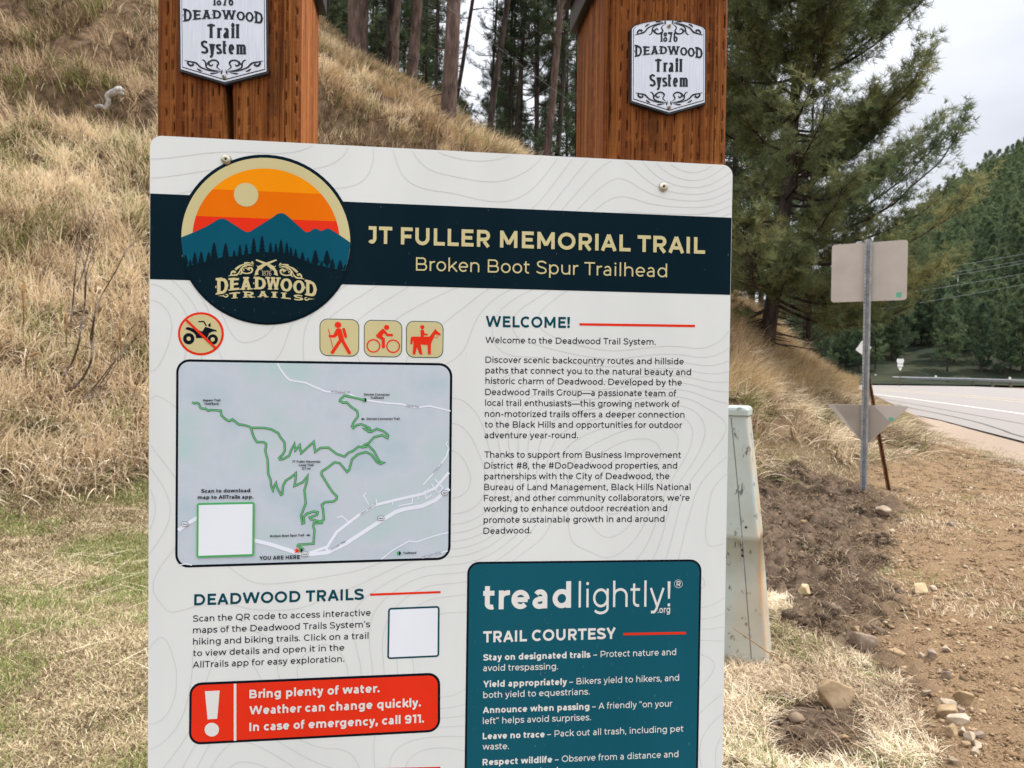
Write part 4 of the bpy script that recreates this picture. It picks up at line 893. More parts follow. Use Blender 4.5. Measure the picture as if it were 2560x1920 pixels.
def make_post(xc, seed, crack, knot):
    """post in its own frame: front face at y=0, base z=0"""
    r = np.random.default_rng(seed); z0, zt = 0.0, 2.02
    gxs = np.linspace(-PW_ / 2, PW_ / 2, 141); gzs = np.concatenate([np.linspace(0, 1.05, 12)[:-1], np.arange(1.05, 1.48, .004), np.arange(1.48, zt, .0014), [zt]])
    X, Z = np.meshgrid(gxs, gzs, indexing='ij'); dep = np.zeros_like(X); slit = np.zeros_like(X)
    pitch = .0091
    for k in range(15):                              # rows of short preservative incisions
        xk = -PW_ / 2 + .007 + k * pitch + r.normal(0, .0009); L0, gap = .0125, .0105; zz = 1.05 + r.uniform(0, .02)
        while zz < zt:
            L1 = L0 * r.uniform(.55, 1.35); xx = xk + r.normal(0, .0008); w = r.uniform(.0004, .00068); t = np.clip((Z - zz) / L1, 0, 1)
            m = np.exp(-((X - xx - .0004 * np.sin(t * 3)) / w) ** 2) * ((Z > zz) & (Z < zz + L1)) * np.clip(4 * t * (1 - t) + .25, 0, 1) * r.uniform(.5, 1)
            dep = np.maximum(dep, .004 * m); slit = np.maximum(slit, m); zz += L1 + gap * r.uniform(.5, 1.6)
    ca = crack
    if ca:
        cx, za, zb, wd = ca; t = np.clip((Z - za) / (zb - za), 0, 1); w = wd * (.3 + .7 * np.sin(np.clip(t * 1.6 + .35, 0, math.pi)) ** .7) * (.8 + .3 * vnoise(Z * 90, Z * 0))
        m = np.exp(-(((X - cx - .006 * (1 - t) + .0015 * vnoise(Z * 60, Z * 0 + 3)) / w) ** 4)) * sstep(za - .01, za + .006, Z) * (1 - sstep(zb - .05, zb, Z))
        dep = np.maximum(dep, .016 * m); slit = np.maximum(slit, m * .95)
    if knot:
        kx, kz = knot; rr = np.hypot((X - kx - .003 * np.sin(Z * 70)) / (.007 + .006 * np.clip((1.80 - Z) / .05, 0, 1)), (Z - kz) / .06); slit = np.maximum(slit, .95 * np.exp(-(rr * 1.3) ** 6) * (.5 + .5 * vnoise(X * 300, Z * 30)))
    edge = np.minimum(X + PW_ / 2, PW_ / 2 - X); dep += .0045 * np.exp(-(edge / .0022) ** 1.3)
    # long drying check down one edge
    m = np.exp(-((X + PW_ / 2 - .0045 - .002 * vnoise(Z * 14, Z * 0 + seed)) / .0013) ** 2) * sstep(.35, .55, vnoise(Z * 9, Z * 0 + 2 * seed)); dep = np.maximum(dep, .005 * m); slit = np.maximum(slit, m * .9)
    dep += .0008 * (fbm(X * 160, Z * 5, 3) - .5)
    V = np.stack([X, dep, Z], -1).reshape(-1, 3); n0_, n1_ = X.shape; i = np.arange(X.size).reshape(X.shape)
    F = np.stack([i[:-1, :-1], i[1:, :-1], i[1:, 1:], i[:-1, 1:]], -1).reshape(-1, 4)
    e = .0045; b = len(V)
    bx = [(-PW_ / 2, e, 0), (PW_ / 2, e, 0), (PW_ / 2, PW_, 0), (-PW_ / 2, PW_, 0)]; V2 = np.array(bx + [(x, y, zt) for x, y, _ in bx])
    F2 = np.array([(1, 2, 6, 5), (2, 3, 7, 6), (3, 0, 4, 7), (4, 5, 6, 7)]) + b
    return np_mesh('timber', np.vstack([V, V2]), np.vstack([F, F2]), M_WOOD, attr=dict(slit=np.concatenate([slit.ravel(), np.zeros(8)])))
def face_x(px_l, px_r, y):
    u, _ = PF.inv(np.array([px_l, px_r], float), np.array([y, y], float)); return float(u.mean())
XL, XR = face_x(397, 746, 200), face_x(1520.5, 1811, 250)
# badge outline etc. measured on the right-hand badge, relative to its lower tip
tipu, tipv = PF.inv(np.array([Z2(1676, 0)[0]]), np.array([Z2(0, 856)[1]])); tipu, tipv = float(tipu[0]), float(tipv[0])
class BadgePlane(Plane):
    def inv(s, x, y):
        u, v = PF.inv(np.asarray(x, float), np.asarray(y, float)); return u - tipu, v - tipv
q = NT('brushed_aluminium'); f = q.noise(q.coord((1, 1, .03)), 900, 4, .6); g = q.noise(q.coord(), 30, 3)
M_ALU = q.fin(q.mix(q.mr(g, .35, .7, 0, .3), q.ramp(f, [(.3, (.50, .52, .57)), (.7, (.66, .68, .73))]), (.50, .52, .56)), .42, .5, .35)
M_BADGE = noisy('badge_edge', (.025, .027, .032), (.05, .054, .062), 60, .5)
BINK = noisy('badge_ink', (.016, .020, .030), (.028, .033, .045), 60, .5)
PRINT['bink'] = BINK; PRINT['alu'] = M_ALU
out_px = [Z2(1395, 228)] + [Z2(1395 + 22, 206)] + [Z2(x, y) for x, y in ((1480, 186), (1560, 172), (1640, 166), (1675, 165), (1720, 167), (1790, 176), (1860, 192), (1930, 216))] + [Z2(1949, 238), Z2(1947, 780), Z2(1676, 856), Z2(1394, 768)]
bu, bv = BadgePlane().inv(np.array([p[0] for p in out_px]), np.array([p[1] for p in out_px]))
def make_badge(parent, xoff, zoff):
    e = empty('badge', (0, 0, 0)); e.parent = parent; e.location = (xoff, -.0008, zoff)
    return e
bo = list(zip(bu, bv)); cxy = np.array(bo).mean(0)
mbp = MB(); mbp.prism(bo[::-1], -.0001, -.0048, M_BADGE)
DB = Decal(BadgePlane()); DB.k = 0
def bput(k, m, lay):
    P = np.array([(cxy + (np.array(p) - cxy) * np.array([1 - k / .0936 * 2, 1 - k / .118 * 2])) for p in bo]); DB.mb.add(np.stack([P[:, 0], np.full(len(P), -.0049 - .0002 * lay), P[:, 1]], 1), [tuple(range(len(P)))], PRINT[m])
bput(.0016, 'alu', 1); bput(.0030, 'bink', 2); bput(.0036, 'alu', 3)
_pu = DB.putuv
def putuv_b(u, v, faces, m, lay): DB.k += 1; DB.mb.add(np.stack([u, np.full_like(u, -.0049 - .0002 * lay - .000002 * (DB.k % 40)), v], 1), faces, PRINT[m])
DB.putuv = putuv_b
for ch, a, b in [('D', (1422, 438, 352), (1476, 429, 358)), ('E', (1482, 425, 362), (1534, 420, 360)), ('A', (1538, 419, 360), (1600, 416, 360)), ('D', (1604, 415, 360), (1660, 415, 360)), ('W', (1663, 418, 360), (1754, 420, 362)), ('O', (1757, 424, 365), (1808, 428, 368)), ('O', (1812, 432, 368), (1862, 437, 372)), ('D', (1866, 441, 366), (1920, 451, 374))]:
    f = lambda z: (Z2(z[0], 0)[0], Z2(0, z[1])[1], Z2(0, z[2])[1]); DB.letter(ch, f(a), f(b), 190 if ch != 'W' else 170, 'bink', 5, .6, True)
DB.text('1876', Z2(1608, 325), Z2(1737, 326), 67 / 2.95, 200, 'bink', 5, thin=.5, serif=2, track=60)
DB.text('Trail', Z2(1572, 545), Z2(1772, 546), 90 / 2.95, 215, 'bink', 5, thin=.45, serif=2, track=100); DB.text('System', Z2(1530, 652), Z2(1813, 655), 88 / 2.95, 225, 'bink', 5, thin=.45, serif=2, track=90)
SB = [([(1428, 699), (1460, 706), (1500, 716), (1530, 745), (1590, 768), (1656, 776)], (3, 10, 14, 12, 8, 2)), ([(1455, 704), (1448, 716), (1462, 732), (1482, 728), (1478, 716)], (10, 14, 16, 14, 5)), ([(1657, 765), (1630, 742), (1640, 715), (1622, 697), (1592, 700), (1578, 722), (1596, 734), (1606, 722)], (2, 9, 13, 12, 12, 14, 12, 4)),
      ([(1657, 770), (1600, 762), (1565, 745), (1560, 715), (1548, 697), (1535, 694)], (2, 9, 12, 12, 10, 3)), ([(1562, 735), (1572, 715), (1580, 700)], (10, 8, 2)), ([(1505, 752), (1520, 764), (1540, 772)], (5, 15, 3)), ([(1586, 786), (1600, 786), (1640, 780)], (4, 13, 3)), ([(1664, 760), (1660, 775), (1655, 790)], (2, 11, 8))]
for P, w in SB:
    for mx, my in ((0, 0), (1, 0), (0, 1), (1, 1)):
        def fz(x, y, mx=mx, my=my):
            if my: y = 965 - y if False else 968 - y; x = x - 10 if not mx else x - 10; x = x * .97 + 48 ; 
            if my: y = y + 8 - (x - 1425) * .07
            if mx: x = 3348 - x; 
            return Z2(x, y)
        taper(DB, P, tuple(v * .8 for v in w), 'bink', 5, fz)
me_face = None
def post(name_label, xc, seed, crack, knot, badge_tip):
    t = empty('timber_post', ORG + SX * xc + SY * PF.y0, SIGN_YAW); t.location.z = 0.0
    tag(t, name_label, 'post', 'square timber posts holding the trailhead board')
    link('timber', make_post(xc, seed, crack, knot), t)
    # stepped metal cap with overhang
    mb = MB(); zc_ = 1.931; h = PW_ / 2
    for (g, za_, zb_) in ((.0085, 0, .034), (.0165, .034, .052), (.027, .052, .082)): mb.box((-h - g, -g, zc_ + za_), (h + g, PW_ + g, zc_ + zb_ - .0005), M_CAP, .0012)
    r_ = h + .027; b0 = zc_ + .082; mb.add([(-r_, -.027, b0), (r_, -.027, b0), (r_, PW_ + .027, b0), (-r_, PW_ + .027, b0), (0, h, b0 + .055)], [(0, 1, 4), (1, 2, 4), (2, 3, 4), (3, 0, 4)], M_CAP)
    mb.build('post_cap', t)
    bt = link('badge', BADGE_ME if BADGE_ME else None, t) if BADGE_ME else None
    return t
pb = mbp.build('badge_plate_proto', None); BADGE_ME = pb.data; bpy.data.objects.remove(pb)
fb = DB.mb.build('badge_face_proto', None); FACE_ME = fb.data; bpy.data.objects.remove(fb)
BADGE_ME.name = 'badge'; FACE_ME.name = 'badge_face'
for lab, xc, seed, crack, knot, tip in [
        ('left timber post, front shaded and side sunlit, badge cut off by the frame', XL, 3, (-.0035, 1.70, 1.868, .0036), (.046, 1.8), Z1(605, 636)),
        ('right timber post with its badge fully visible and a dark streak below it', XR, 8, None, (-.012, 1.782), None)]:
    t = post(lab, xc, seed, crack, knot, tip)
    if tip is None: tu, tv = tipu, tipv
    else:
        a, b = PF.inv(np.array([tip[0]]), np.array([tip[1]])); tu, tv = float(a[0]), float(b[0])
    bd = [c for c in t.children if c.name.startswith('badge')][0]; bd.location = (tu - xc, -.0004, tv)
    fo = link('badge_lettering', FACE_ME, bd)
    for z_ in (.0165, .106 * 1.0 + .0098):
        pass
    su, sv = BadgePlane().inv(np.array([Z2(1674, 0)[0]] * 2), np.array([Z2(0, 808)[1], Z2(0, 212)[1]]))
    for a, b in zip(su, sv): screw(None, 'badge_screw', bd, (float(a), -.0056, float(b)), .0021)

# ------------------------------------------------------------------ roadside furniture
M_GALV = noisy('galvanised_steel', (.24, .245, .25), (.36, .365, .37), 14, .55, metal=.3)
M_SIGNBACK = noisy('sign_back_aluminium', (.40, .36, .32), (.47, .42, .37), 2.5, .45, metal=.15)
M_SIGNBACK2 = noisy('dark_sign_back', (.27, .235, .20), (.34, .30, .255), 3, .5, metal=.15)  # darker tone for the flap on the triangular plate
M_RUST = noisy('rusty_steel', (.06, .028, .014), (.19, .085, .038), 30, .85)
M_GREEN = noisy('green_sticker', (.10, .33, .22), (.14, .40, .28), 40, .5)
M_WHITE = noisy('white_sheeting', (.66, .66, .64), (.78, .78, .76), 30, .5)
M_HOLE = noisy('dark_hole', (.015, .014, .013), (.03, .028, .026), 30, .9)
def g_at(px, py, d): p = pw(px, py, d); return np.array([p[0], p[1], float(Hs(p[0], p[1]))])
# tall sign post with two plates seen from behind
sd = 9.0
b = g_at(2158, 1245, sd); top = pw(2172, 598, sd)
s = empty('road_sign', b, math.radians(-31)); tag(s, 'tall steel road sign seen from behind, square plate above a low triangular plate', 'road sign')
SH = float(top[2] - b[2])
mb = MB()
prof = [(-.040, .0), (-.040, -.006), (-.019, -.006), (-.015, .030), (.015, .030), (.019, -.006), (.040, -.006), (.040, .0), (.024, .0), (.019, .036), (-.019, .036), (-.024, .0)]
n = len(prof); V = [(x, y, -.4) for x, y in prof] + [(x, y, SH) for x, y in prof]
mb.add(V, [(i, (i + 1) % n, n + (i + 1) % n, n + i) for i in range(n)] + [tuple(range(n, 2 * n))], M_GALV)
for k in range(int(SH / .045)):
    z = .05 + k * .045; mb.add([(-.0325, -.0068, z), (-.0265, -.0068, z), (-.0265, -.0068, z + .016), (-.0325, -.0068, z + .016)], [(0, 1, 2, 3)], M_HOLE)
mb.build('post', s)
def in_sign(px, py):
    """pixel -> x,z in the sign's own frame (plane just behind the post)"""
    X = np.array([math.cos(math.radians(-31)), math.sin(math.radians(-31)), 0]); Y = np.array([-X[1], X[0], 0]); r = rays(px, py)
    t = ((b + Y * .04 - EYE) @ Y) / (r @ Y); P = EYE + r * t - b; return float(P @ X), float(P[2])
x0, zt_ = in_sign(2080, 617); x1, zb_ = in_sign(2267, 746)
zt_ = in_sign(2172, 606)[1]; zb_ = in_sign(2172, 753)[1]
mb = MB(); mb.prism(round_rect(x0, x1, zb_, zt_, .035), .0445, .0405, M_SIGNBACK); pl = mb.build('square_plate', s)
mb = MB(); a_, c_ = in_sign(2247, 737); mb.prism(round_rect(a_ - .028, a_ + .028, c_ - .03, c_ + .03, .008), .0402, .0392, M_GREEN); mb.build('sticker', pl)
for zz in (zt_ - .1, zb_ + .1): mb = MB(); mb.tube([(0, .030, zz), (0, .018, zz)], [.014, .014], M_GALV, 6); mb.build('bolt', s)
T = [in_sign(2066, 1009), in_sign(2275, 1016), in_sign(2164, 1114)]
def inset_tri(T, r=.03):
    T = [np.array(t) for t in T]; o = []
    for i in range(3):
        p, a, c = T[i], T[i - 1], T[(i + 1) % 3]; da = (a - p) / np.linalg.norm(a - p); dc = (c - p) / np.linalg.norm(c - p)
        for t in np.linspace(0, math.pi / 2, 5): o.append(tuple(p + da * r * (1 - math.sin(t)) + dc * r * (1 - math.cos(t))))
    return o
mb = MB(); mb.prism(inset_tri(T), .0445, .0405, M_SIGNBACK); pl2 = mb.build('triangular_plate', s)
T2 = [in_sign(*p) for p in ((2085, 1012), (2184, 1013.5), (2226, 1056), (2165, 1111), (2152, 1099))]
mb = MB(); mb.prism(T2, .0403, .0380, M_SIGNBACK2); mb.build('folded_flap', pl2)
a_, c_ = in_sign(2228, 1048); mb = MB(); mb.prism(round_rect(a_ - .026, a_ + .026, c_ - .022, c_ + .022, .01), .0372, .0362, M_GREEN); mb.build('sticker', pl2)
# leaning rusty post with a little white diamond
b2 = g_at(2223, 1246, 9.5); t2 = pw(2157, 868, 9.6); lean = t2 - b2
r_ = empty('marker_post', b2); tag(r_, 'rusty perforated steel post leaning behind the road sign, small white diamond on top', 'marker post')
d_ = lean / np.linalg.norm(lean); sd_ = np.cross(d_, [0, 1, 0]); sd_ /= np.linalg.norm(sd_); fd_ = np.cross(sd_, d_)
mb = MB(); prof2 = [(-.027, 0), (-.027, -.004), (-.012, -.004), (-.009, .02), (.009, .02), (.012, -.004), (.027, -.004), (.027, 0), (.015, .002), (.012, .024), (-.012, .024), (-.015, .002)]
def lp(x, y, l): return sd_ * x + fd_ * (-y if fd_[1] < 0 else y) + d_ * l
LN = float(np.linalg.norm(lean)); n = 12
mb.add([lp(x, y, -.3) for x, y in prof2] + [lp(x, y, LN) for x, y in prof2], [(i, (i + 1) % n, n + (i + 1) % n, n + i) for i in range(n)] + [tuple(range(n, 2 * n))], M_RUST)
M_RLIGHT = noisy('bare_rust_hole', (.30, .22, .15), (.38, .29, .2), 30, .9)
for k in range(int(LN / .03)): mb.add([lp(x, -.0048, .05 + k * .03 + z) for x, z in ((.014, 0), (.025, .006), (.025, .018), (.014, .012))], [(0, 1, 2, 3)], M_RLIGHT if k * .03 > LN * .5 else M_RUST)
mb.build('post', r_)
mb = MB(); q_ = .105
mb.add([lp(x, y, LN - .02 + z) for y in (-.012, -.009) for x, z in ((0, -q_), (q_, 0), (0, q_), (-q_, 0))], [(0, 1, 2, 3), (7, 6, 5, 4), (0, 4, 5, 1), (1, 5, 6, 2), (2, 6, 7, 3), (3, 7, 4, 0)], M_WHITE); mb.build('diamond_plate', r_)

# telephone pedestal behind the board
q = NT('pale_green_painted_steel'); c = q.coord(); f = q.noise(c, 5, 4); sc_ = q.noise(q.coord((1, 1, .6)), 17, 5, .62); sc2 = q.noise(q.coord((1.6, 1, .5)), 55, 4)
o = q.ramp(f, [(.35, (.35, .395, .36)), (.65, (.415, .455, .41))])
scuff = q.math('MULTIPLY', q.mr(sc_, .575, .62), q.mr(sc2, .42, .55)); o = q.mix(scuff, o, (.11, .12, .115))
rust = q.math('MULTIPLY', q.mr(q.noise(q.coord((1, 1, .25)), 6, 4), .42, .62), q.attr('edge')); o = q.mix(q.math('MULTIPLY', rust, 1.0), o, (.50, .27, .10))
M_PED = q.fin(o, .5, .4)
M_SEAM = noisy('pedestal_seam', (.10, .105, .10), (.17, .17, .16), 20, .8)
pd = g_at(1872, 1628, 4.05)
HP = 1.405; 
ped = empty('utility_pedestal', pd, math.radians(-24)); ped.location.z -= .03; ped.location.x -= .073; ped.location.y += .032
tag(ped, 'pale green metal telephone pedestal, scuffed and rust streaked, half hidden behind the board', 'utility box')
_r = lambda px, py: None
def pedestal():
    # cross-section: rounded rectangle; wider towards the base
    rows = [(0, .195, .125), (.45, .154, .118), (.685, .131, .1125), (.687, .135, .117), (.72, .132, .1165), (1.0, .102, .104), (HP - .045, .060, .090)]
    V = []; E_ = []; n = 40
    for (z, a, c_) in rows:
        o_ = round_rect(-a, a, -c_, c_, .024, 10)
        for (x, y) in o_: V.append((x, y, z)); E_.append(float(sstep(.72, 1.0, x / a) * (.35 + .65 * math.exp(-((z - .72) / .42) ** 2))))
    F = [(k * n + i, k * n + (i + 1) % n, (k + 1) * n + (i + 1) % n, (k + 1) * n + i) for k in range(len(rows) - 1) for i in range(n)]
    return np_mesh('cabinet', np.array(V), np.array(F), M_PED, attr=dict(edge=E_), smooth=False)
cab = link('cabinet', pedestal(), ped)
mb = MB(); V = []; n = 40
for (z, g) in ((HP - .05, .006), (HP - .047, .0085), (HP - .020, .0085), (HP - .008, .004), (HP, -.006)):
    V += [(x, y, z) for x, y in round_rect(-.060 - g, .060 + g, -.090 - g, .090 + g, .026, 10)]
mb.add(V, [(k * n + i, k * n + (i + 1) % n, (k + 1) * n + (i + 1) % n, (k + 1) * n + i) for k in range(4) for i in range(n)] + [tuple(range(4 * n, 5 * n))], M_PED); mb.build('lid', ped)
mb = MB()
for (xa, z0, z1) in ((.083, .06, .68), (.086, .70, HP - .06)):
    for k in range(6):
        za_, zb2 = z0 + (z1 - z0) * k / 6, z0 + (z1 - z0) * (k + 1) / 6
        w0 = np.interp(za_, [0, .45, .686, .687, 1.0, HP - .045], [.195, .154, .131, .135, .102, .060]); w1 = np.interp(zb2, [0, .45, .686, .687, 1.0, HP - .045], [.195, .154, .131, .135, .102, .060])
        d0 = np.interp(za_, [0, .45, .686, .687, 1.0, HP - .045], [.125, .118, .1125, .117, .104, .090]); d1 = np.interp(zb2, [0, .45, .686, .687, 1.0, HP - .045], [.125, .118, .1125, .117, .104, .090])
        mb.add([(w0 - xa - .0022, -d0 - .001, za_), (w0 - xa + .0022, -d0 - .001, za_), (w1 - xa + .0022, -d1 - .001, zb2), (w1 - xa - .0022, -d1 - .001, zb2)], [(0, 1, 2, 3)], M_SEAM)
mb.build('seam', cab)
for (x, z) in ((.048, .635), (.050, .605), (.066, .76)):
    d0 = np.interp(z, [0, .45, .686, .687, 1.0, HP - .045], [.125, .118, .1125, .117, .104, .090]); mb = MB(); mb.tube([(x, -d0 + .004, z), (x, -d0 - .005, z)], [.0075, .006], M_HOLE, 10); mb.build('bolt', ped)

# guardrail along the far side of the road
def outward(P, k):
    T_ = np.gradient(P, axis=0); T_ /= np.linalg.norm(T_, axis=1)[:, None]; N_ = np.stack([-T_[:, 1], T_[:, 0]], 1)
    if (P[len(P) // 2] + N_[len(P) // 2] * 1 - NEr.mean(0)) @ (P[len(P) // 2] - NEr.mean(0)) < (P[len(P) // 2] - NEr.mean(0)) @ (P[len(P) // 2] - NEr.mean(0)): N_ = -N_
    return P + N_ * k
GRP = resample(outward(FEr, 1.1), 120)
gr = empty('guardrail', (GRP[60][0], GRP[60][1], float(ROADZ(GRP[60][1]))))
tag(gr, 'long grey steel guardrail along the far edge of the road', 'guardrail')
go = np.array(gr.location)
prof = [(.0, .44), (-.07, .49), (-.08, .53), (-.01, .585), (-.08, .64), (-.07, .68), (0, .73), (.012, .73)]
V = []; F = []
inw = outward(GRP, -1.0) - GRP
for i, (p, w) in enumerate(zip(GRP, inw)):
    for (a, z) in prof: V.append((p[0] - w[0] * a - go[0], p[1] - w[1] * a - go[1], float(ROADZ(p[1])) + z - go[2]))
m = len(prof); F = [(i * m + j, (i + 1) * m + j, (i + 1) * m + j + 1, i * m + j + 1) for i in range(119) for j in range(m - 1)]
mb = MB(); mb.add(V, F, M_GALV); mb.build('rail', gr)
pm = None
M_POSTW = noisy('weathered_post', (.11, .09, .07), (.2, .17, .135), 12, .9)
dist = np.concatenate([[0], np.cumsum(np.linalg.norm(np.diff(GRP, axis=0), axis=1))])
for k in range(int(dist[-1] / 1.9)):
    i = min(int(np.searchsorted(dist, 1 + k * 1.9)), 118); p = GRP[i] - inw[i] * .12
    if pm is None:
        mb = MB(); mb.box((-.09, -.09, -.5), (.09, .09, .72), M_POSTW, .01); o_ = mb.build('post', gr); pm = o_.data
    else: o_ = link('post', pm, gr)
    o_.location = (p[0] - go[0], p[1] - go[1], float(ROADZ(p[1])) - go[2])
for (px_, py_) in ((2188, 943), (2342, 946), (2524, 949)):
    i = int(np.argmin(np.abs(to_px(np.stack([GRP[:, 0], GRP[:, 1], ROADZ(GRP[:, 1]) + .8], -1))[0] - px_))); p = GRP[i]
    mb = MB(); mb.tube([(0, -.02, 0), (0, .02, 0)], [.11, .11], M_WHITE, 12); o_ = mb.build('reflector', gr); o_.location = (p[0] - go[0], p[1] - go[1], float(ROADZ(p[1])) + .82 - go[2])
# small route marker beyond the guardrail
b3 = pw(2250, 948, 64); rm = empty('route_marker', (b3[0], b3[1], float(ROADZ(64)) - .1), math.radians(-25)); tag(rm, 'small white route marker shield with two plates, beyond the guardrail', 'road sign')
zc3 = lambda py: float(pw(2250, py, 64)[2]) - rm.location.z
mb = MB(); mb.tube([(0, .03, -.3), (0, .03, zc3(900))], [.035, .035], M_RUST, 8); mb.build('pole', rm)
sh = [(-.28, zc3(899)), (-.20, zc3(896.5)), (0, zc3(897.3)), (.2, zc3(896.5)), (.28, zc3(899)), (.27, zc3(904)), (.19, zc3(909)), (-.19, zc3(909)), (-.27, zc3(904))]
mb = MB(); mb.prism(sh[::-1], -.005, .0, M_WHITE); mb.build('shield_plate', rm)
mb = MB(); mb.prism([(-.21, zc3(917)), (.21, zc3(917)), (.22, zc3(910)), (-.22, zc3(910))], -.005, .0, M_WHITE); mb.build('direction_plate', rm)
mb = MB(); mb.prism([(-.05, zc3(926)), (.05, zc3(926)), (.15, zc3(918.5)), (-.15, zc3(918.5))], -.005, .0, M_WHITE); mb.build('arrow_plate', rm)
# overhead wires
M_WIRE = noisy('weathered_cable', (.13, .15, .15), (.20, .22, .22), 3, .6)
def wire(p0, p1, d0, d1, rad, label, ext=.35, sag=.3):
    a = pw(p0[0], p0[1], d0); c_ = pw(p1[0], p1[1], d1); dd = c_ - a; a = a - dd * ext; c_ = c_ + dd * ext
    t = np.linspace(0, 1, 25)[:, None]; P = a * (1 - t) + c_ * t; P[:, 2] -= sag * 4 * (t * (1 - t))[:, 0] - sag * .75
    mb = MB(); P0 = P[12].copy(); mb.tube(P - P0, [rad] * 25, M_WIRE, 5); o_ = mb.build('overhead_wire', None, True); o_.location = P0; tag(o_, label, 'wire', 'overhead wires')
for (a, c_, lb) in (((2040, 716), (2560, 636), 'highest of the overhead wires crossing the dark hillside at the right'), ((2040, 733), (2560, 652), 'second highest overhead wire crossing the dark hillside'),
                    ((2040, 742), (2560, 659), 'overhead wire just under the second highest one on the dark hillside'), ((2040, 766), (2560, 685), 'overhead wire passing behind the bottom edge of the square sign plate'), ((2040, 797), (2560, 712), 'lowest and faintest overhead wire on the dark hillside')):
    wire(a, c_, 66, 60, .017, lb)
wire((1098, 0), (1349, 197), 15.0, 17.5, .0045, 'thin overhead cable slanting across the pine trunks between the posts', .6, .1)

# ------------------------------------------------------------------ grasses (uncountable: one object each)
def tinted(name, stops, rough=.75, spec=.08, trans=0.0):
    q = NT(name); o = q.ramp(q.attr('tint'), stops); m = q.fin(o, rough, spec)
    if trans:
        tb = q.n('ShaderNodeBsdfTranslucent'); q.l(o, tb.inputs[0]); mx = q.n('ShaderNodeMixShader'); mx.inputs[0].default_value = trans
        q.l(q.p.outputs[0], mx.inputs[1]); q.l(tb.outputs[0], mx.inputs[2]); q.l(mx.outputs[0], q.out.inputs[0])
    return m
STRAW = [(0, (.135, .088, .055)), (.2, (.32, .23, .145)), (.45, (.60, .475, .32)), (.7, (.79, .665, .48)), (.82, (.84, .74, .57)), (.86, (.15, .18, .05)), (1, (.24, .27, .085))]
M_STRAW = tinted('dry_straw', STRAW, trans=.22)
M_BROWNGRASS = tinted('brown_tall_grass', [(0, (.26, .165, .08)), (.4, (.47, .33, .175)), (.8, (.62, .47, .27)), (1, (.68, .55, .35))], trans=.3)
M_TURF = tinted('mown_turf', [(0, (.10, .068, .038)), (.25, (.24, .175, .10)), (.5, (.47, .37, .225)), (.72, (.72, .60, .40)), (.76, (.13, .165, .045)), (1, (.24, .28, .085))], trans=.12)
def blades(P, head, Ln, Wd, a0, curl, S=4, follow=True, r=None):
    """grass blades: roots P, heading (unit xy), length, width, start lean and total curl (radians from vertical)"""
    r = r or rng; N = len(P); pos = P.copy(); V = np.empty((N, S + 1, 2, 3)); side = np.stack([-head[:, 1], head[:, 0], np.zeros(N)], 1)
    tw = r.uniform(-.9, .9, N); hz = np.stack([head[:, 0], head[:, 1], np.zeros(N)], 1); sv = side * np.cos(tw)[:, None] + np.array([0, 0, 1.0]) * np.sin(tw)[:, None] * .6
    for k in range(S + 1):
        t = k / S; w = Wd * (1 - t ** 1.6) * .5 + .0004; V[:, k, 0] = pos + sv * w[:, None]; V[:, k, 1] = pos - sv * w[:, None]
        if k < S:
            a = a0 + curl * ((t + .5 / S) ** 1.15); stp = Ln / S; pos = pos + (hz * np.sin(a)[:, None] + np.array([0, 0, 1.0]) * np.cos(a)[:, None]) * stp[:, None]
            if follow:
                g = Hs(pos[:, 0], pos[:, 1]) + .006 + .012 * r.random(N); pos[:, 2] = np.maximum(pos[:, 2], g)
    b = np.arange(N)[:, None] * (2 * (S + 1)) + np.arange(S)[None, :] * 2
    F = np.stack([b, b + 1, b + 3, b + 2], -1).reshape(-1, 4); return V.reshape(-1, 3), F, 2 * (S + 1)
def downhill(x, y, e=.35):
    gx_ = (grid(GZ, x + e, y) - grid(GZ, x - e, y)); gy_ = (grid(GZ, x, y + e) - grid(GZ, x, y - e)); n = np.hypot(gx_, gy_) + 1e-6; return np.stack([-gx_ / n, -gy_ / n], 1), n / (2 * e)
def scatter(n, x0, x1, y0, y1, keep, p=1.0, seed=1):
    r = np.random.default_rng(seed); y = y0 + (y1 - y0) * r.random(n) ** p; x = r.uniform(x0, x1, n)
    z = Hs(x, y); k = keep(x, y, z, r); return x[k], y[k], z[k], r
def heading(x, y, r, spread): 
    dh, sl = downhill(x, y); a = np.arctan2(dh[:, 1], dh[:, 0]) + r.normal(0, spread, len(x)); return np.stack([np.cos(a), np.sin(a)], 1)
def grass_obj(name, data, mat, tint, label):
    V, F, per = data; tag(link(name, np_mesh(name, V, F, mat, attr=dict(tint=np.repeat(tint, per)))), kind='stuff')
INC = lambda x, y, z, m=160: (lambda a: (a[0] > -m) & (a[0] < 2560 + m) & (a[1] > -m) & (a[1] < 1920 + m))(to_px(np.stack([x, y, z], -1)))
def straw_tint(x, y, r, green=.10, dark=.0, gs=1.0):
    n = fbm(x * .9 * gs + 7, y * .9 * gs, 3); g = fbm(x * 1.6 * gs + 50, y * 1.6 * gs + 20, 3)
    t = np.clip(.58 + (n - .5) * 1.1 + r.normal(0, .27, len(x)) - dark, 0, .80); k = r.random(len(x)) < green * np.clip((g - .47) * 9, 0.04, 2.2); return np.where(k, r.uniform(.87, 1, len(x)), t)
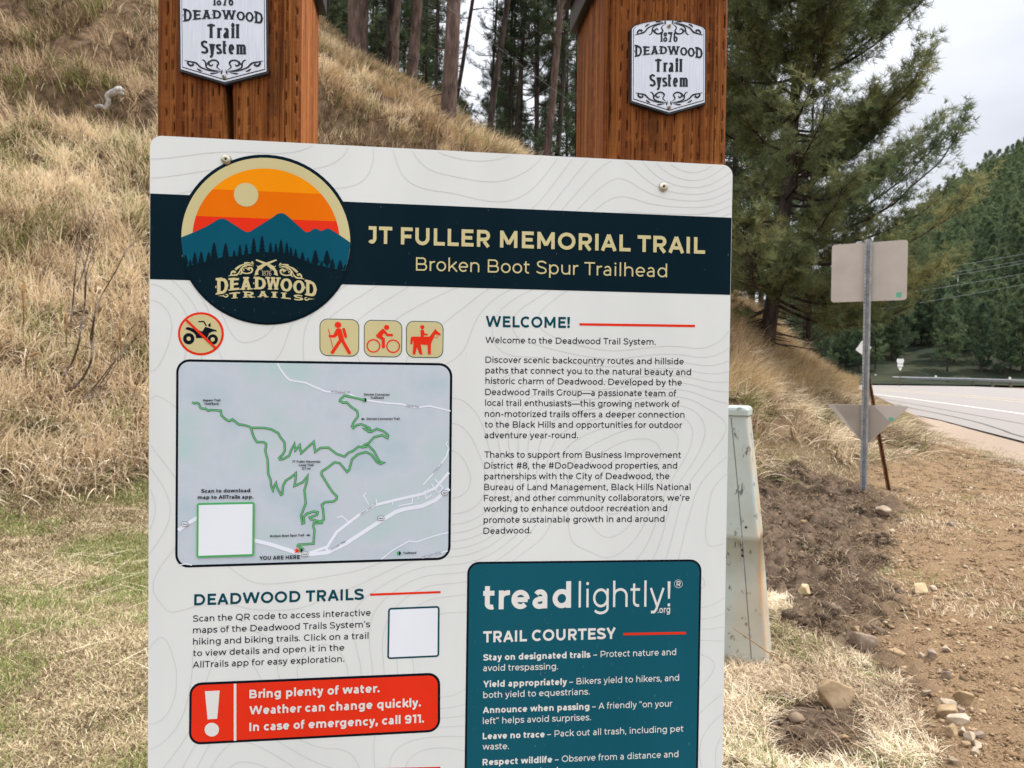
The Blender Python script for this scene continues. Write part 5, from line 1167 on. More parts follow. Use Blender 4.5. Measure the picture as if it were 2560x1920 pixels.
# 1. flopped dry grass on the bank: tufts whose blades fall downhill
def keep_bank(x, y, z, r):
    zs = grid(GZ, x, y); s = grid(GR, x, y); px, py = to_px(np.stack([x, y, z], -1))
    dens = sstep(.05, .5, zs) * (s > .5) * np.where(px < 480, 1.0, .55) * np.clip((fbm(x * 1.7 + 3, y * 1.7) - .31) * 5, .10, 1)
    dens *= np.where((px < 430) & (py < 330), np.clip((fbm(x * .8 + 30, y * .8 + 8) - .40) * 6, .6, 1), 1)
    ln_ = py - (238 + (px - 785) * .475); dens *= np.where((px > 700) & (px < 1330) & (ln_ > 5), .6, 1)
    dens *= np.where(inpoly(px, py, P_SLOPE) , .35, 1)
    return INC(x, y, z) & (r.random(len(x)) < dens) & (grid(GCL, x, y) < .5)
tx, ty, tz, r = scatter(60000, -19, 9, 6.2, 27, keep_bank, 1.15, 21)
k = r.integers(9, 18, len(tx)); X = np.repeat(tx, k) + r.normal(0, .055, k.sum()); Y = np.repeat(ty, k) + r.normal(0, .055, k.sum())
print('bank tufts', len(tx), 'blades', len(X))
N = len(X); P = np.stack([X, Y, Hs(X, Y) - .01], 1); th_ = r.normal(0, .5, len(tx)); hd = heading(X, Y, r, .32); _c, _s = np.cos(np.repeat(th_, k)), np.sin(np.repeat(th_, k)); hd = np.stack([hd[:, 0] * _c - hd[:, 1] * _s, hd[:, 0] * _s + hd[:, 1] * _c], 1); ln = r.uniform(.26, .60, N) * np.repeat(r.uniform(.7, 1.25, len(tx)), k)
px_, py_ = to_px(P); wd = r.uniform(.006, .0145, N) * (1 + .03 * Y)
a0 = np.abs(r.normal(.75, .35, N)); cu = r.uniform(.5, 1.5, N)
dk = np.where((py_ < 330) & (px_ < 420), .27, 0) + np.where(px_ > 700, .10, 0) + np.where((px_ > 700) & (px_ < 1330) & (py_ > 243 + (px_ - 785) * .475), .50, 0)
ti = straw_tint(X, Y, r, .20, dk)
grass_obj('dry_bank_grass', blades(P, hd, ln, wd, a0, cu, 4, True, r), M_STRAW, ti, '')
# 2. upright brown grass on the crest and round the trunks
def keep_crest(x, y, z, r):
    px, py = to_px(np.stack([x, y, z], -1)); zs = grid(GZ, x, y)
    a = (px > 1790) & (py < 1000) & (px < 2140) & (zs > .25); b_ = (px > 740) & (px < 1300) & (py < 400)
    a &= (py < 1010 - .0 * px) & (r.random(len(x)) < .9); b_ &= (r.random(len(x)) < .75) & (py < 240 + (px - 785) * .475)
    return (a | b_) & INC(x, y, z) & (grid(GR, x, y) > .6)
tx, ty, tz, r = scatter(26000, -9, 11, 12, 30, keep_crest, 1.0, 33)
k = r.integers(8, 16, len(tx)); X = np.repeat(tx, k) + r.normal(0, .05, k.sum()); Y = np.repeat(ty, k) + r.normal(0, .05, k.sum()); N = len(X)
print('crest', N)
P = np.stack([X, Y, Hs(X, Y) - .01], 1); hd = heading(X, Y, r, .9); right = X > 3
ln = r.uniform(.25, .55, N) * np.where(right, 1.0, .8)
grass_obj('tall_brown_grass', blades(P, hd, ln, r.uniform(.006, .012, N) * 1.25, np.abs(r.normal(.12, .15, N)), r.uniform(.2, 1.0, N), 4, False, r), M_BROWNGRASS, np.clip(r.normal(.55, .2, N) + (fbm(X, Y) - .5) * .6, 0, 1), '')
# 3. short mown turf at the left foot of the bank
def keep_turf(x, y, z, r):
    zs = grid(GZ, x, y); return INC(x, y, z, 60) & (zs < .30) & (x < 1.2) & (grid(GCL, x, y) < .5) & (grid(GDI, x, y) < .5) & (r.random(len(x)) < np.clip((fbm(x * 3, y * 3) - .22) * 4, .15, 1) * np.where(to_px(np.stack([x, y, z], -1))[0] < 470, 1, .3))
X, Y, Z, r = scatter(1500000, -6.4, 1.4, 2.3, 9.5, keep_turf, 1.9, 41); N = len(X); print('turf', N)
P = np.stack([X, Y, Z - .004], 1); a = r.uniform(0, 2 * math.pi, N); hd = np.stack([np.cos(a), np.sin(a)], 1)
g = fbm(X * 1.7 + 9, Y * 1.7 + 4, 4); qx, qy = to_px(P); g = g + .20 * np.exp(-((qx - 330) / 170) ** 2 - ((qy - 1400) / 190) ** 2) - .10 * (qy > 1600) * (qx < 250); u_ = np.clip((g - .50) * 6, .08, 1.3); isg = r.random(N) < .26 * u_
ti = np.where(isg, r.uniform(.77, 1, N), np.clip(r.normal(.36, .24, N) + (fbm(X * 5, Y * 5) - .5) * .5, 0, .72))
grass_obj('mown_turf', blades(P, hd, r.uniform(.025, .075, N) * np.where(isg, 1.15, 1), r.uniform(.0022, .0046, N) * (.8 + .1 * Y), np.where(isg, r.uniform(.1, .8, N), r.uniform(.5, 1.5, N)), r.uniform(.2, .9, N), 3, True, r), M_TURF, ti, '')
# 3b. loose longer straws lying over the turf
def keep_loose(x, y, z, r): return INC(x, y, z, 60) & (grid(GZ, x, y) < .5) & (to_px(np.stack([x, y, z], -1))[0] < 470)
X, Y, Z, r = scatter(5200, -4, 0, 2.4, 8.6, keep_loose, 1.0, 43); 
pk = r.random(len(X)) < np.clip((Y - 2.0) / 6.5, .05, 1) ** 1.6; X, Y, Z = X[pk], Y[pk], Z[pk]; N = len(X)
a = r.normal(.35, .75, N) + math.pi * (r.random(N) < .5); hd = np.stack([np.cos(a), np.sin(a)], 1)
grass_obj('loose_straw', blades(np.stack([X, Y, Z + .008], 1), hd, r.uniform(.14, .46, N), r.uniform(.0022, .0045, N), r.uniform(1.25, 1.5, N), r.uniform(0, .2, N), 5, True, r), M_STRAW, np.clip(r.normal(.68, .1, N), .3, .81), '')
# 4. straw grass of the verge at the lower right
def keep_verge(x, y, z, r):
    px, py = to_px(np.stack([x, y, z], -1)); zs = grid(GZ, x, y)
    k = (px > 1700) & (zs < .5) & (grid(GCL, x, y) < .5) & (grid(GDI, x, y) < .5) & (y < 7.2)
    return INC(x, y, z, 60) & k & (r.random(len(x)) < np.clip((fbm(x * 4 + 8, y * 4) - .2) * 4.2, .15, 1))
X, Y, Z, r = scatter(330000, .5, 3.6, 2.3, 7.2, keep_verge, 1.3, 51); N = len(X); print('verge', N)
P = np.stack([X, Y, Z - .004], 1); hd = heading(X, Y, r, 1.6); ti = straw_tint(X, Y, r, .12, .10, 2.0)
grass_obj('verge_straw_grass', blades(P, hd, r.uniform(.04, .12, N), r.uniform(.0018, .0036, N), r.uniform(.6, 1.5, N), r.uniform(.2, 1.3, N), 4, True, r), M_STRAW, ti, '')
# 5. sparse grass over the dirt slope and around the sign posts
def keep_sparse(x, y, z, r):
    px, py = to_px(np.stack([x, y, z], -1)); zs = grid(GZ, x, y); s = grid(GR, x, y)
    k = (px > 1700) & (s > .4) & (y > 4.5) & (zs < 1.2)
    d = np.where(grid(GCL, x, y) > .5, .10, np.where(grid(GDI, x, y) > .5, .3, .55)) * np.clip((fbm(x * 1.2 + 4, y * 1.2 + 2) - .38) * 6, 0, 1) * np.where(s < 1.4, .3, 1)
    return INC(x, y, z, 60) & k & (r.random(len(x)) < d)
X, Y, Z, r = scatter(420000, 1.0, 11, 4.5, 22, keep_sparse, 1.4, 61); N = len(X); print('sparse', N)
P = np.stack([X, Y, Z - .004], 1); hd = heading(X, Y, r, 1.5); ti = straw_tint(X, Y, r, .30, .22, 1.0)
grass_obj('sparse_verge_grass', blades(P, hd, r.uniform(.025, .085, N), r.uniform(.0022, .004, N) * (1 + .04 * Y), r.uniform(.3, 1.2, N), r.uniform(.2, 1.2, N), 3, True, r), M_STRAW, ti, '')

# ------------------------------------------------------------------ clods and grit (uncountable) and the stones one can count
_bm = bmesh.new(); bmesh.ops.create_icosphere(_bm, subdivisions=1, radius=1); _bm.verts.index_update(); IV = np.array([v.co for v in _bm.verts]); IF = np.array([[v.index for v in f.verts] for f in _bm.faces]); _bm.free()
def clumps(X, Y, Z, S, r, flat=.7, jit=.28):
    N = len(X); n = len(IV); V = IV[None] * (1 + r.normal(0, jit, (N, n, 1))); V = V * np.stack([S * r.uniform(.7, 1.3, N), S * r.uniform(.7, 1.3, N), S * flat * r.uniform(.7, 1.2, N)], 1)[:, None, :]
    a = r.uniform(0, 2 * math.pi, N); c_, s_ = np.cos(a)[:, None], np.sin(a)[:, None]
    V = np.stack([V[..., 0] * c_ - V[..., 1] * s_, V[..., 0] * s_ + V[..., 1] * c_, V[..., 2]], -1) + np.stack([X, Y, Z], 1)[:, None, :]
    return V.reshape(-1, 3), (IF[None] + (np.arange(N) * n)[:, None, None]).reshape(-1, 3), n
M_CLOD = tinted('soil_clods', [(0, (.055, .038, .026)), (.5, (.125, .09, .063)), (1, (.24, .178, .122))], .95, .1)
M_GRIT = tinted('grit', [(0, (.11, .075, .045)), (.5, (.25, .165, .095)), (.85, (.375, .27, .165)), (1, (.47, .39, .28))], .9, .05)
X, Y, Z, r = scatter(150000, .7, 4.2, 2.4, 12, lambda x, y, z, r: INC(x, y, z, 40) & (grid(GCL, x, y) > .5) & (r.random(len(x)) < np.clip((fbm(x * 2.5, y * 2.5) - .25) * 3, .1, 1)), 1.0, 71); N = len(X); print('clods', N)
S = np.minimum(.004 + r.pareto(2.6, N) * .006, .038)
V, F, n = clumps(X, Y, Z + S * .1, S, r); tag(link('soil_clods', np_mesh('soil_clods', V, F, M_CLOD, attr=dict(tint=np.repeat(np.clip(r.normal(.5, .22, N), 0, 1), n)))), kind='stuff')
M_FIBRE = tinted('root_fibres', [(0, (.055, .036, .024)), (.5, (.15, .10, .065)), (.8, (.30, .22, .14)), (1, (.46, .36, .24))], .9, .05)
X, Y, Z, r = scatter(150000, .7, 4.6, 2.4, 12, lambda x, y, z, r: INC(x, y, z, 40) & (grid(GCL, x, y) > .5) & (r.random(len(x)) < np.clip((fbm(x * 3.1 + 6, y * 3.1) - .3) * 4, .1, 1)), 1.0, 81); N = len(X); print('fibres', N)
a = r.uniform(0, 6.28, N); hd = np.stack([np.cos(a), np.sin(a)], 1)
V, F, n = blades(np.stack([X, Y, Z + .004], 1), hd, r.uniform(.03, .13, N), r.uniform(.002, .0045, N), r.uniform(.6, 1.5, N), r.uniform(.1, 1.2, N), 4, True, r)
tag(link('root_fibres', np_mesh('root_fibres', V, F, M_FIBRE, attr=dict(tint=np.repeat(np.clip(r.normal(.45, .25, N), 0, 1), n)))), kind='stuff')
X, Y, Z, r = scatter(330000, .9, 9, 2.4, 20, lambda x, y, z, r: INC(x, y, z, 40) & ((grid(GDI, x, y) > .5) | (grid(GGR, x, y) > .5)) & (grid(GR, x, y) > .1), 1.5, 72); N = len(X); print('grit', N)
S = np.minimum(.0025 + r.pareto(3.0, N) * .004, .02) * (1 + .03 * Y)
V, F, n = clumps(X, Y, Z + S * .1, S, r, .6); tag(link('grit', np_mesh('grit', V, F, M_GRIT, attr=dict(tint=np.repeat(np.clip(r.normal(.5, .25, N), 0, 1), n)))), kind='stuff')

M_ROCK = noisy('tan_sandstone', (.22, .15, .085), (.42, .31, .19), 9, .9, bump=.6, bd=.01); M_ROCKP = noisy('pale_limestone', (.33, .26, .185), (.52, .43, .325), 12, .9, bump=.5, bd=.008); M_ROCKY = noisy('yellow_sandstone', (.36, .265, .15), (.54, .42, .26), 12, .9, bump=.5, bd=.008); M_ROCKG = noisy('brown_grey_stone', (.20, .15, .11), (.33, .26, .195), 12, .9, bump=.5, bd=.008)
def rock(px, py, wpx, asp, flat, mat, label, seed, group=None, npt=26, sink=.22, rot=None):
    r = np.random.default_rng(seed); p = None
    # find the ground under that pixel by marching along the ray
    d = np.linspace(2.2, 14, 600); Pm = pw(np.full(600, px), np.full(600, py), d); hit = np.nonzero(Pm[:, 2] < Hs(Pm[:, 0], Pm[:, 1]))[0]; P_ = Pm[hit[0]] if len(hit) else Pm[300]
    w = wpx / FPX * P_[1] / 2; bm = bmesh.new()
    u = r.normal(size=(npt, 3)); u /= np.linalg.norm(u, axis=1)[:, None]; u *= r.uniform(.82, 1.08, (npt, 1)); u = np.sign(u) * np.abs(u) ** .8
    for v in u: bm.verts.new((v[0] * w, v[1] * w * asp, v[2] * w * flat))
    o_ = bmesh.ops.convex_hull(bm, input=bm.verts[:]); bmesh.ops.delete(bm, geom=[v for v in bm.verts if not v.link_faces], context='VERTS')
    bmesh.ops.bevel(bm, geom=bm.edges[:], offset=w * .05, segments=1, profile=.5, affect='EDGES')
    me = bpy.data.meshes.new('rock'); bm.to_mesh(me); bm.free(); me.materials.append(mat)
    ob = link('rock', me); ob.location = (P_[0], P_[1], float(Hs(P_[0], P_[1])) + w * flat * (1 - 2 * sink) * .9); ob.rotation_euler = (r.normal(0, .15), r.normal(0, .15), rot if rot is not None else r.uniform(0, 3)); tag(ob, label, 'rock', group); return ob
ZB = lambda x, y: (1780 + x / 2.836, 1400 + y / 2.836)
RK = [((868, 1045), 96, .7, .62, M_ROCK, 'big tan boulder on the straw grass above a patch of bare soil', .05), ((1072, 635), 66, .6, .5, M_ROCKG, 'rounded brown stone at the edge of the churned soil', None), ((1290, 720), 58, .7, .45, M_ROCK, 'flat tan slab half buried in the churned soil', None),
      ((648, 248), 37, .8, .6, M_ROCKY, 'pale yellow stone in the dark churned soil beside the pedestal', None), ((1480, 240), 40, .8, .6, M_ROCKY, 'pale yellow stone at the top of the tyre rut', None), ((1568, 225), 20, .8, .7, M_ROCKP, 'little pale stone right of the yellow stone above the rut', None),
      ((1670, 1058), 50, .5, .36, M_ROCKP, 'flat pale slab, upper one of the row of stones at the gravel edge', .3), ((1660, 1105), 62, .5, .36, M_ROCK, 'flat tan slab just below the uppermost pale slab', .3), ((1745, 1165), 62, .5, .38, M_ROCKP, 'long pale slab in the middle of the row of stones', .3), ((1790, 1015), 44, .7, .6, M_ROCK, 'brown stone behind the flat pale slabs', None),
      ((1757, 1088), 22, .8, .8, M_ROCKG, 'small grey stone wedged beside the flat slabs', None), ((1700, 1258), 38, .8, .7, M_ROCK, 'tan stone at the left of the lower stone heap', None), ((1770, 1250), 32, .6, .9, M_ROCKP, 'upright pale stone in the lower stone heap', None), ((1890, 1265), 30, .8, .9, M_ROCKG, 'upright brown stone at the right of the lower stone heap', None),
      ((1835, 1292), 34, .7, .7, M_ROCKP, 'pale angular stone in the middle of the lower heap', None), ((1880, 1330), 30, .6, .6, M_ROCKP, 'pale flat stone low in the stone heap', None), ((1795, 1338), 26, .7, .6, M_ROCK, 'small tan stone under the lower heap', None), ((1858, 1385), 24, .7, .6, M_ROCKP, 'small pale stone below the heap near the frame edge', None),
      ((1560, 705), 30, .8, .8, M_ROCKG, 'rounded grey brown stone at the foot of the rut', None), ((1487, 695), 18, .6, 1.0, M_ROCKP, 'upright pale splinter beside the rounded stone', None), ((1668, 660), 26, .7, .6, M_ROCKP, 'pale stone right of the rounded stone', None), ((1660, 845), 26, .8, .7, M_ROCKG, 'grey stone beside a dark hole in the soil', None), ((1615, 810), 18, .6, .8, M_ROCKP, 'pale chip on the rim of the dark hole', None),
      ((1375, 1035), 36, .6, .3, M_ROCKP, 'flat whitish stone lying in the straw grass', None), ((1030, 1375), 38, .8, .9, M_ROCK, 'tan stone at the bottom edge of the frame', None), ((935, 1295), 36, .8, .6, M_ROCK, 'buff stone on the bare soil patch below the boulder', None), ((1095, 765), 30, .7, .4, M_ROCKP, 'pale flat chip between straw and churned soil', None),
      ((1520, 975), 26, .8, .6, M_ROCKG, 'brown stone alone left of the flat slabs', None), ((1020, 515), 24, .8, .7, M_ROCK, 'rounded buff stone above the brown stone', None), ((1705, 535), 16, .8, .7, M_ROCK, 'tiny lone stone on the bare gravelly dirt', None), ((-240 + 1940, 1440), 26, .8, .6, M_ROCKG, 'dark stone at the frame bottom left of the heap', None)]
for i, ((x, y), w, asp, fl, m_, lb, rot) in enumerate(RK):
    p = ZB(x, y); rock(p[0], p[1], w * 1.18, asp, min(fl * 1.35, .9), m_, lb, 200 + i, 'stones along the verge', 13, .2, rot)
ZD = lambda x, y: (1780 + x / 2.836, 960 + y / 2.836)
for i, ((x, y), w, lb, m_) in enumerate([((1215, 915), 44, 'brown rock at the foot of the sign posts', M_ROCKG), ((1310, 875), 14, 'small orange stone right of the sign post rock', M_ROCKY), ((1700, 1015), 28, 'lone rock on the flat dirt right of the sign posts', M_ROCKG), ((1455, 455), 22, 'dark lump on the dirt between sign and road', M_ROCKG), ((655, 1000), 26, 'round buff stone half sunk in the churned bank soil', M_ROCK)]):
    p = ZD(x, y); rock(p[0], p[1], w, .8, .6, m_, lb, 300 + i, 'stones along the verge')
r = np.random.default_rng(77)
for i in range(26):
    px_, py_ = r.uniform(1950, 2560), r.uniform(1330, 1910)
    if not (inpoly(np.array([px_]), np.array([py_]), P_DIRT)[0] or inpoly(np.array([px_]), np.array([py_]), P_CLOD)[0]): continue
    rock(px_, py_, r.uniform(7, 12), .8, .6, [M_ROCKG, M_ROCK, M_ROCKG][i % 3], 'small angular pebble lying loose on the bare dirt of the verge', 400 + i, 'loose pebbles on the dirt', 14)

# ------------------------------------------------------------------ trees
q = NT('pine_bark'); c = q.coord((1, 1, .22)); f = q.noise(c, 9, 6, .65); g = q.noise(q.coord(), 2.2, 3)
o = q.ramp(f, [(.32, (.028, .020, .016)), (.5, (.085, .058, .046)), (.68, (.175, .125, .105))]); o = q.mix(q.mr(g, .4, .65, 0, .5), o, (.125, .085, .068))
q.bump(f, .9, .03); M_BARK = q.fin(o, .95, .15)
M_BARKDARK = noisy('dark_bark', (.018, .014, .011), (.07, .052, .043), 8, .95, (1, 1, .25), bump=.6, bd=.02)
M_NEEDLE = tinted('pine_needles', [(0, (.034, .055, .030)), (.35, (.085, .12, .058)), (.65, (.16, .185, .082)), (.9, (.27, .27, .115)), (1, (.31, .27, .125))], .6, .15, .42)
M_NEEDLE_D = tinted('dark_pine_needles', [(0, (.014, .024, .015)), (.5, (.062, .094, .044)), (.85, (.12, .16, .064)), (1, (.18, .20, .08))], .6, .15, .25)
M_NEEDLE_F = tinted('far_pine_needles', [(0, (.038, .068, .045)), (.5, (.094, .138, .072)), (.85, (.16, .208, .098)), (1, (.21, .25, .115))], .65, .1, .25)  # greyed green: some distance haze is put into the needle colour
HB_ = -1
def vary(m, amt):
    t = m.node_tree; rp = [n for n in t.nodes if n.type == 'VALTORGB'][0]; src = rp.inputs[0].links[0].from_socket
    oi = t.nodes.new('ShaderNodeObjectInfo'); mr_ = t.nodes.new('ShaderNodeMapRange'); mr_.inputs[3].default_value = -amt; mr_.inputs[4].default_value = amt; ad = t.nodes.new('ShaderNodeMath')
    t.links.new(oi.outputs['Random'], mr_.inputs[0]); t.links.new(mr_.outputs[0], ad.inputs[0]); t.links.new(src, ad.inputs[1]); t.links.new(ad.outputs[0], rp.inputs[0])
vary(M_NEEDLE_F, .2); vary(M_NEEDLE_D, .15)
def tufts(C, D, n, Ln, Wd, r, tint, spread=.85):
    """needle tufts: centres, twig directions -> thin triangles; returns V,F,tint"""
    N = len(C); D = D / (np.linalg.norm(D, axis=1)[:, None] + 1e-9)
    R = r.normal(size=(N, n, 3)); R /= np.linalg.norm(R, axis=2)[:, :, None]; V_ = D[:, None] * .75 + R * spread; V_ /= np.linalg.norm(V_, axis=2)[:, :, None]
    ln = Ln * r.uniform(.65, 1.2, (N, n, 1)); sd_ = np.cross(V_, r.normal(size=(N, n, 3))); sd_ /= np.linalg.norm(sd_, axis=2)[:, :, None]
    b = C[:, None] + V_ * ln * .03; s0 = r.normal(0, Ln * .12, (N, n, 3)); b = b + s0
    A = b + sd_ * Wd * .5; B = b - sd_ * Wd * .5; T_ = b + V_ * ln + np.array([0, 0, -.06]) * ln
    V = np.stack([A, B, T_], 2).reshape(-1, 3); F = np.arange(len(V)).reshape(-1, 3); t = np.clip(np.repeat(tint, n) + r.normal(0, .08, N * n), 0, 1)
    return V, F, np.repeat(t, 3)
def pine(seed, H, r0, zc, prof, n_limb, n_sub, tuft_per_sub, nn, Ln, Wd, axis_fn=None, droop=.15, tint0=.5, dead=0, limb_r=.05, clump=1.0, azf=None):
    r = np.random.default_rng(seed); axis_fn = axis_fn or (lambda t: np.stack([0 * t, 0 * t, t * H], -1))
    t = np.linspace(0, 1, 26); ax_ = axis_fn(t); rr = r0 * (1 - t) ** .85 * .94 + .012; rr[0] *= 1.28; rr[1] *= 1.08
    chains = [(ax_, rr)]; thin = []; TC = []; TD = []; TT = []; at = lambda z: axis_fn(np.array([z / H]))[0]
    for i in range(n_limb):
        u = ((i + r.uniform(0, 1)) / n_limb); z = zc + (H * .99 - zc) * u; az = r.uniform(0, 2 * math.pi) if azf is None else azf(u, r); L_ = prof(u) * r.uniform(.65, 1.15)
        if L_ < .1: continue
        k = 9; s = np.linspace(0, 1, k); d = np.array([math.cos(az), math.sin(az), 0]); P = at(z) + d * (s * L_)[:, None]; up = r.uniform(-.1, .35) + .5 * u - (.22 if u < .14 and H == HB_ else 0)
        P[:, 2] += L_ * (up * s - droop * np.sin(s * math.pi) + .22 * s ** 2); P[:, :2] += np.array([-d[1], d[0]])[None] * (r.normal(0, .12) * L_ * s ** 2)[:, None] + r.normal(0, .02 * L_, (k, 2)) * s[:, None]
        base_r = limb_r * (.5 + .5 * L_ / max(prof(.2), .1)) * (1 - .6 * u); chains.append((P, base_r * (1 - s) ** .8 + .006))
        tl = tint0 + r.normal(0, .13)
        for j in range(n_sub):
            f_ = r.uniform(.10, 1.0) ** (.75 if H != HB_ else .95); q_ = f_ * (k - 1); i0 = min(int(q_), k - 2); p0 = P[i0] + (P[i0 + 1] - P[i0]) * (q_ - i0); td = P[i0 + 1] - P[i0]; td /= np.linalg.norm(td)
            sd_ = np.array([-d[1], d[0], 0]) * r.choice([-1, 1]); dd = td * r.uniform(.5, 1.0) + sd_ * r.uniform(.3, 1.1) + np.array([0, 0, r.uniform(-.15, .55)]); dd /= np.linalg.norm(dd)
            Ls = L_ * r.uniform(.14, .38) * (1.15 - .6 * f_) + .12; e = np.linspace(0, 1, 4)[:, None]; Q = p0 + dd * e * Ls + np.array([0, 0, 1.0]) * (e ** 2) * Ls * .2; thin.append((Q, np.array([.011, .008, .006, .004]) * (limb_r / .05)))
            m = tuft_per_sub; ff = r.uniform(.35, 1.05, m); C = p0 + dd * ff[:, None] * Ls + np.array([0, 0, 1.0]) * (ff[:, None] ** 2) * Ls * .2 + r.normal(0, .05 * clump, (m, 3)); TC.append(C); TD.append(np.tile(dd + [0, 0, .25], (m, 1))); TT.append(np.full(m, tl + r.normal(0, .10)))
    for i in range(dead):
        z = zc * r.uniform(.25, 1.05); az = r.uniform(0, 2 * math.pi); L_ = r.uniform(.4, 1.3) * (prof(.1) * .35 + .3); s = np.linspace(0, 1, 6); d = np.array([math.cos(az), math.sin(az), 0]); P = at(z) + d * (s * L_)[:, None]; P[:, 2] += L_ * (-.25 * s + .1 * s ** 2) ; P += r.normal(0, .03, (6, 3)) * s[:, None] * L_; thin.append((P, .016 * (1 - s) + .004))
    V1, F1 = tube_np(chains, 9); V2, F2 = tube_np(thin, 4) if thin else (np.zeros((0, 3)), np.zeros((0, 4), int))
    wood = (np.vstack([V1, V2]), np.vstack([F1, F2 + len(V1)]))
    crown = tufts(np.concatenate(TC), np.concatenate(TD), nn, Ln, Wd, r, np.concatenate(TT)) if TC else None
    return wood, crown
def tree_obj(name, loc, data, bark, needle, label, group=None, rz=0, sc=1, cat='tree'):
    t = empty(name, loc, rz); t.scale = (sc, sc, sc); tag(t, label, cat, group); wood, crown = data
    if isinstance(wood, tuple): wood = np_mesh('trunk', wood[0], wood[1], bark, smooth=True)
    if isinstance(crown, tuple): crown = np_mesh('crown', crown[0], crown[1], needle, attr=dict(tint=crown[2]))
    link('trunk', wood, t)
    if crown is not None: link('crown', crown, t)
    return wood, crown
# the big pine on the slope at the right: leaning trunk, long open limbs
bp = pw(1912, 848, 16.5); bz = float(Hs(bp[0], bp[1])); bp[2] = bz - .15
def big_axis(t):
    P = np.array([pw(x, y, d) for x, y, d in ((1912, 848, 16.5), (1936, 720, 16.5), (1953, 605, 16.45), (1977, 388, 16.4), (1998, 105, 16.3), (2012, -200, 16.2), (2022, -560, 16.1))]) - bp; P[0, 2] = 0
    zt = P[:, 2] / P[-1, 2]; return np.stack([np.interp(t, zt, P[:, i]) for i in range(3)], -1)
HB = float(pw(2022, -560, 16.1)[2] - bp[2])
def bigprof(u): return np.interp(u, [0, .08, .2, .3, .42, .57, .72, 1.0], [2.9, 3.3, 3.0, 2.2, 2.75, 2.75, 2.1, .5])
def azr(u, r):                                     # limbs all round, none pointing straight at the camera line for the lowest ones
    return r.normal(-.05, .55) if (u < .22 and r.random() < .5) else r.uniform(0, 2 * math.pi)
HB_ = HB
big = pine(5, HB, .17, 1.1, bigprof, 124, 33, 7, 16, .17, .0135, big_axis, .12, .60, 30, .034, 1.6, azr)
tree_obj('pine_tree', bp, big, M_BARKDARK, M_NEEDLE, 'large open branched pine leaning on the dry slope behind the square road sign')
# trunks standing on the bank between the posts
midproto = [pine(30 + i, 9.0, .02, .0, lambda u: np.interp(u, [0, .2, .6, 1], [1.2, 1.9, 1.5, .3]), 30, 9, 4, 9, .24, .014, None, .12, .45, 0, .03) for i in range(3)]
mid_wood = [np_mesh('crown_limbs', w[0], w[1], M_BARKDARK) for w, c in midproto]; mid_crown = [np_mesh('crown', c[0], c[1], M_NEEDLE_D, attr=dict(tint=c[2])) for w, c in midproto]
TRK = [((884, 236), (884, 0), 31, 24.0, 'thick red brown trunk standing nearest the left post'), ((908, 244), (910, 0), 23, 25.0, 'slim trunk touching the right side of the thick trunk by the left post'),
       ((968, 252), (975, 0), 16, 26.0, 'thin left trunk of the close pair in the grass between the posts'), ((985, 255), (993, 0), 19, 25.0, 'pale barked right trunk of the close pair in the grass'),
       ((1026, 258), (1045, 0), 27, 25.5, 'dark broad trunk that leans right at the crest of the bank'), ((1117, 352), (1135, 0), 40, 22.5, 'widest trunk in the middle of the gap between the posts'),
       ((1091, 290), (1094, 0), 6, 30.0, 'pole thin dark trunk just left of the widest trunk'), ((1138, 260), (1184, 0), 11, 28.0, 'thin black trunk leaning right beside the widest trunk'),
       ((1218, 350), (1256, 92), 17, 25.5, 'dark leaning trunk with forked top against the bright sky gap'), ((1271, 400), (1280, 60), 9, 31.0, 'thin straight trunk left of the grey trunk near the green foliage'),
       ((1287, 402), (1312, 0), 14, 30.0, 'grey straight trunk in front of the green foliage'), ((1366, 420), (1400, 20), 22, 27.0, 'dark trunk rising beside the right post, left one of two'),
       ((1392, 420), (1420, 20), 15, 29.0, 'sunlit edged trunk rising beside the right post, right one of two'), ((1440, 440), (1441, 200), 8, 34.0, 'very thin dark trunk next to the right post')]
_rm = np.random.default_rng(90); _r9 = np.random.default_rng(19)
for k_ in range(16):
    x_ = 800 + k_ * 41 + _r9.uniform(-14, 14)
    if 1140 < x_ < 1205: continue
    TRK.append(((x_, 300 + .25 * (x_ - 800)), (x_ + _r9.uniform(-12, 30), 0), _r9.uniform(5, 10), _r9.uniform(30, 40), 'thin dark trunk standing far back in the crowded stand between the posts'))
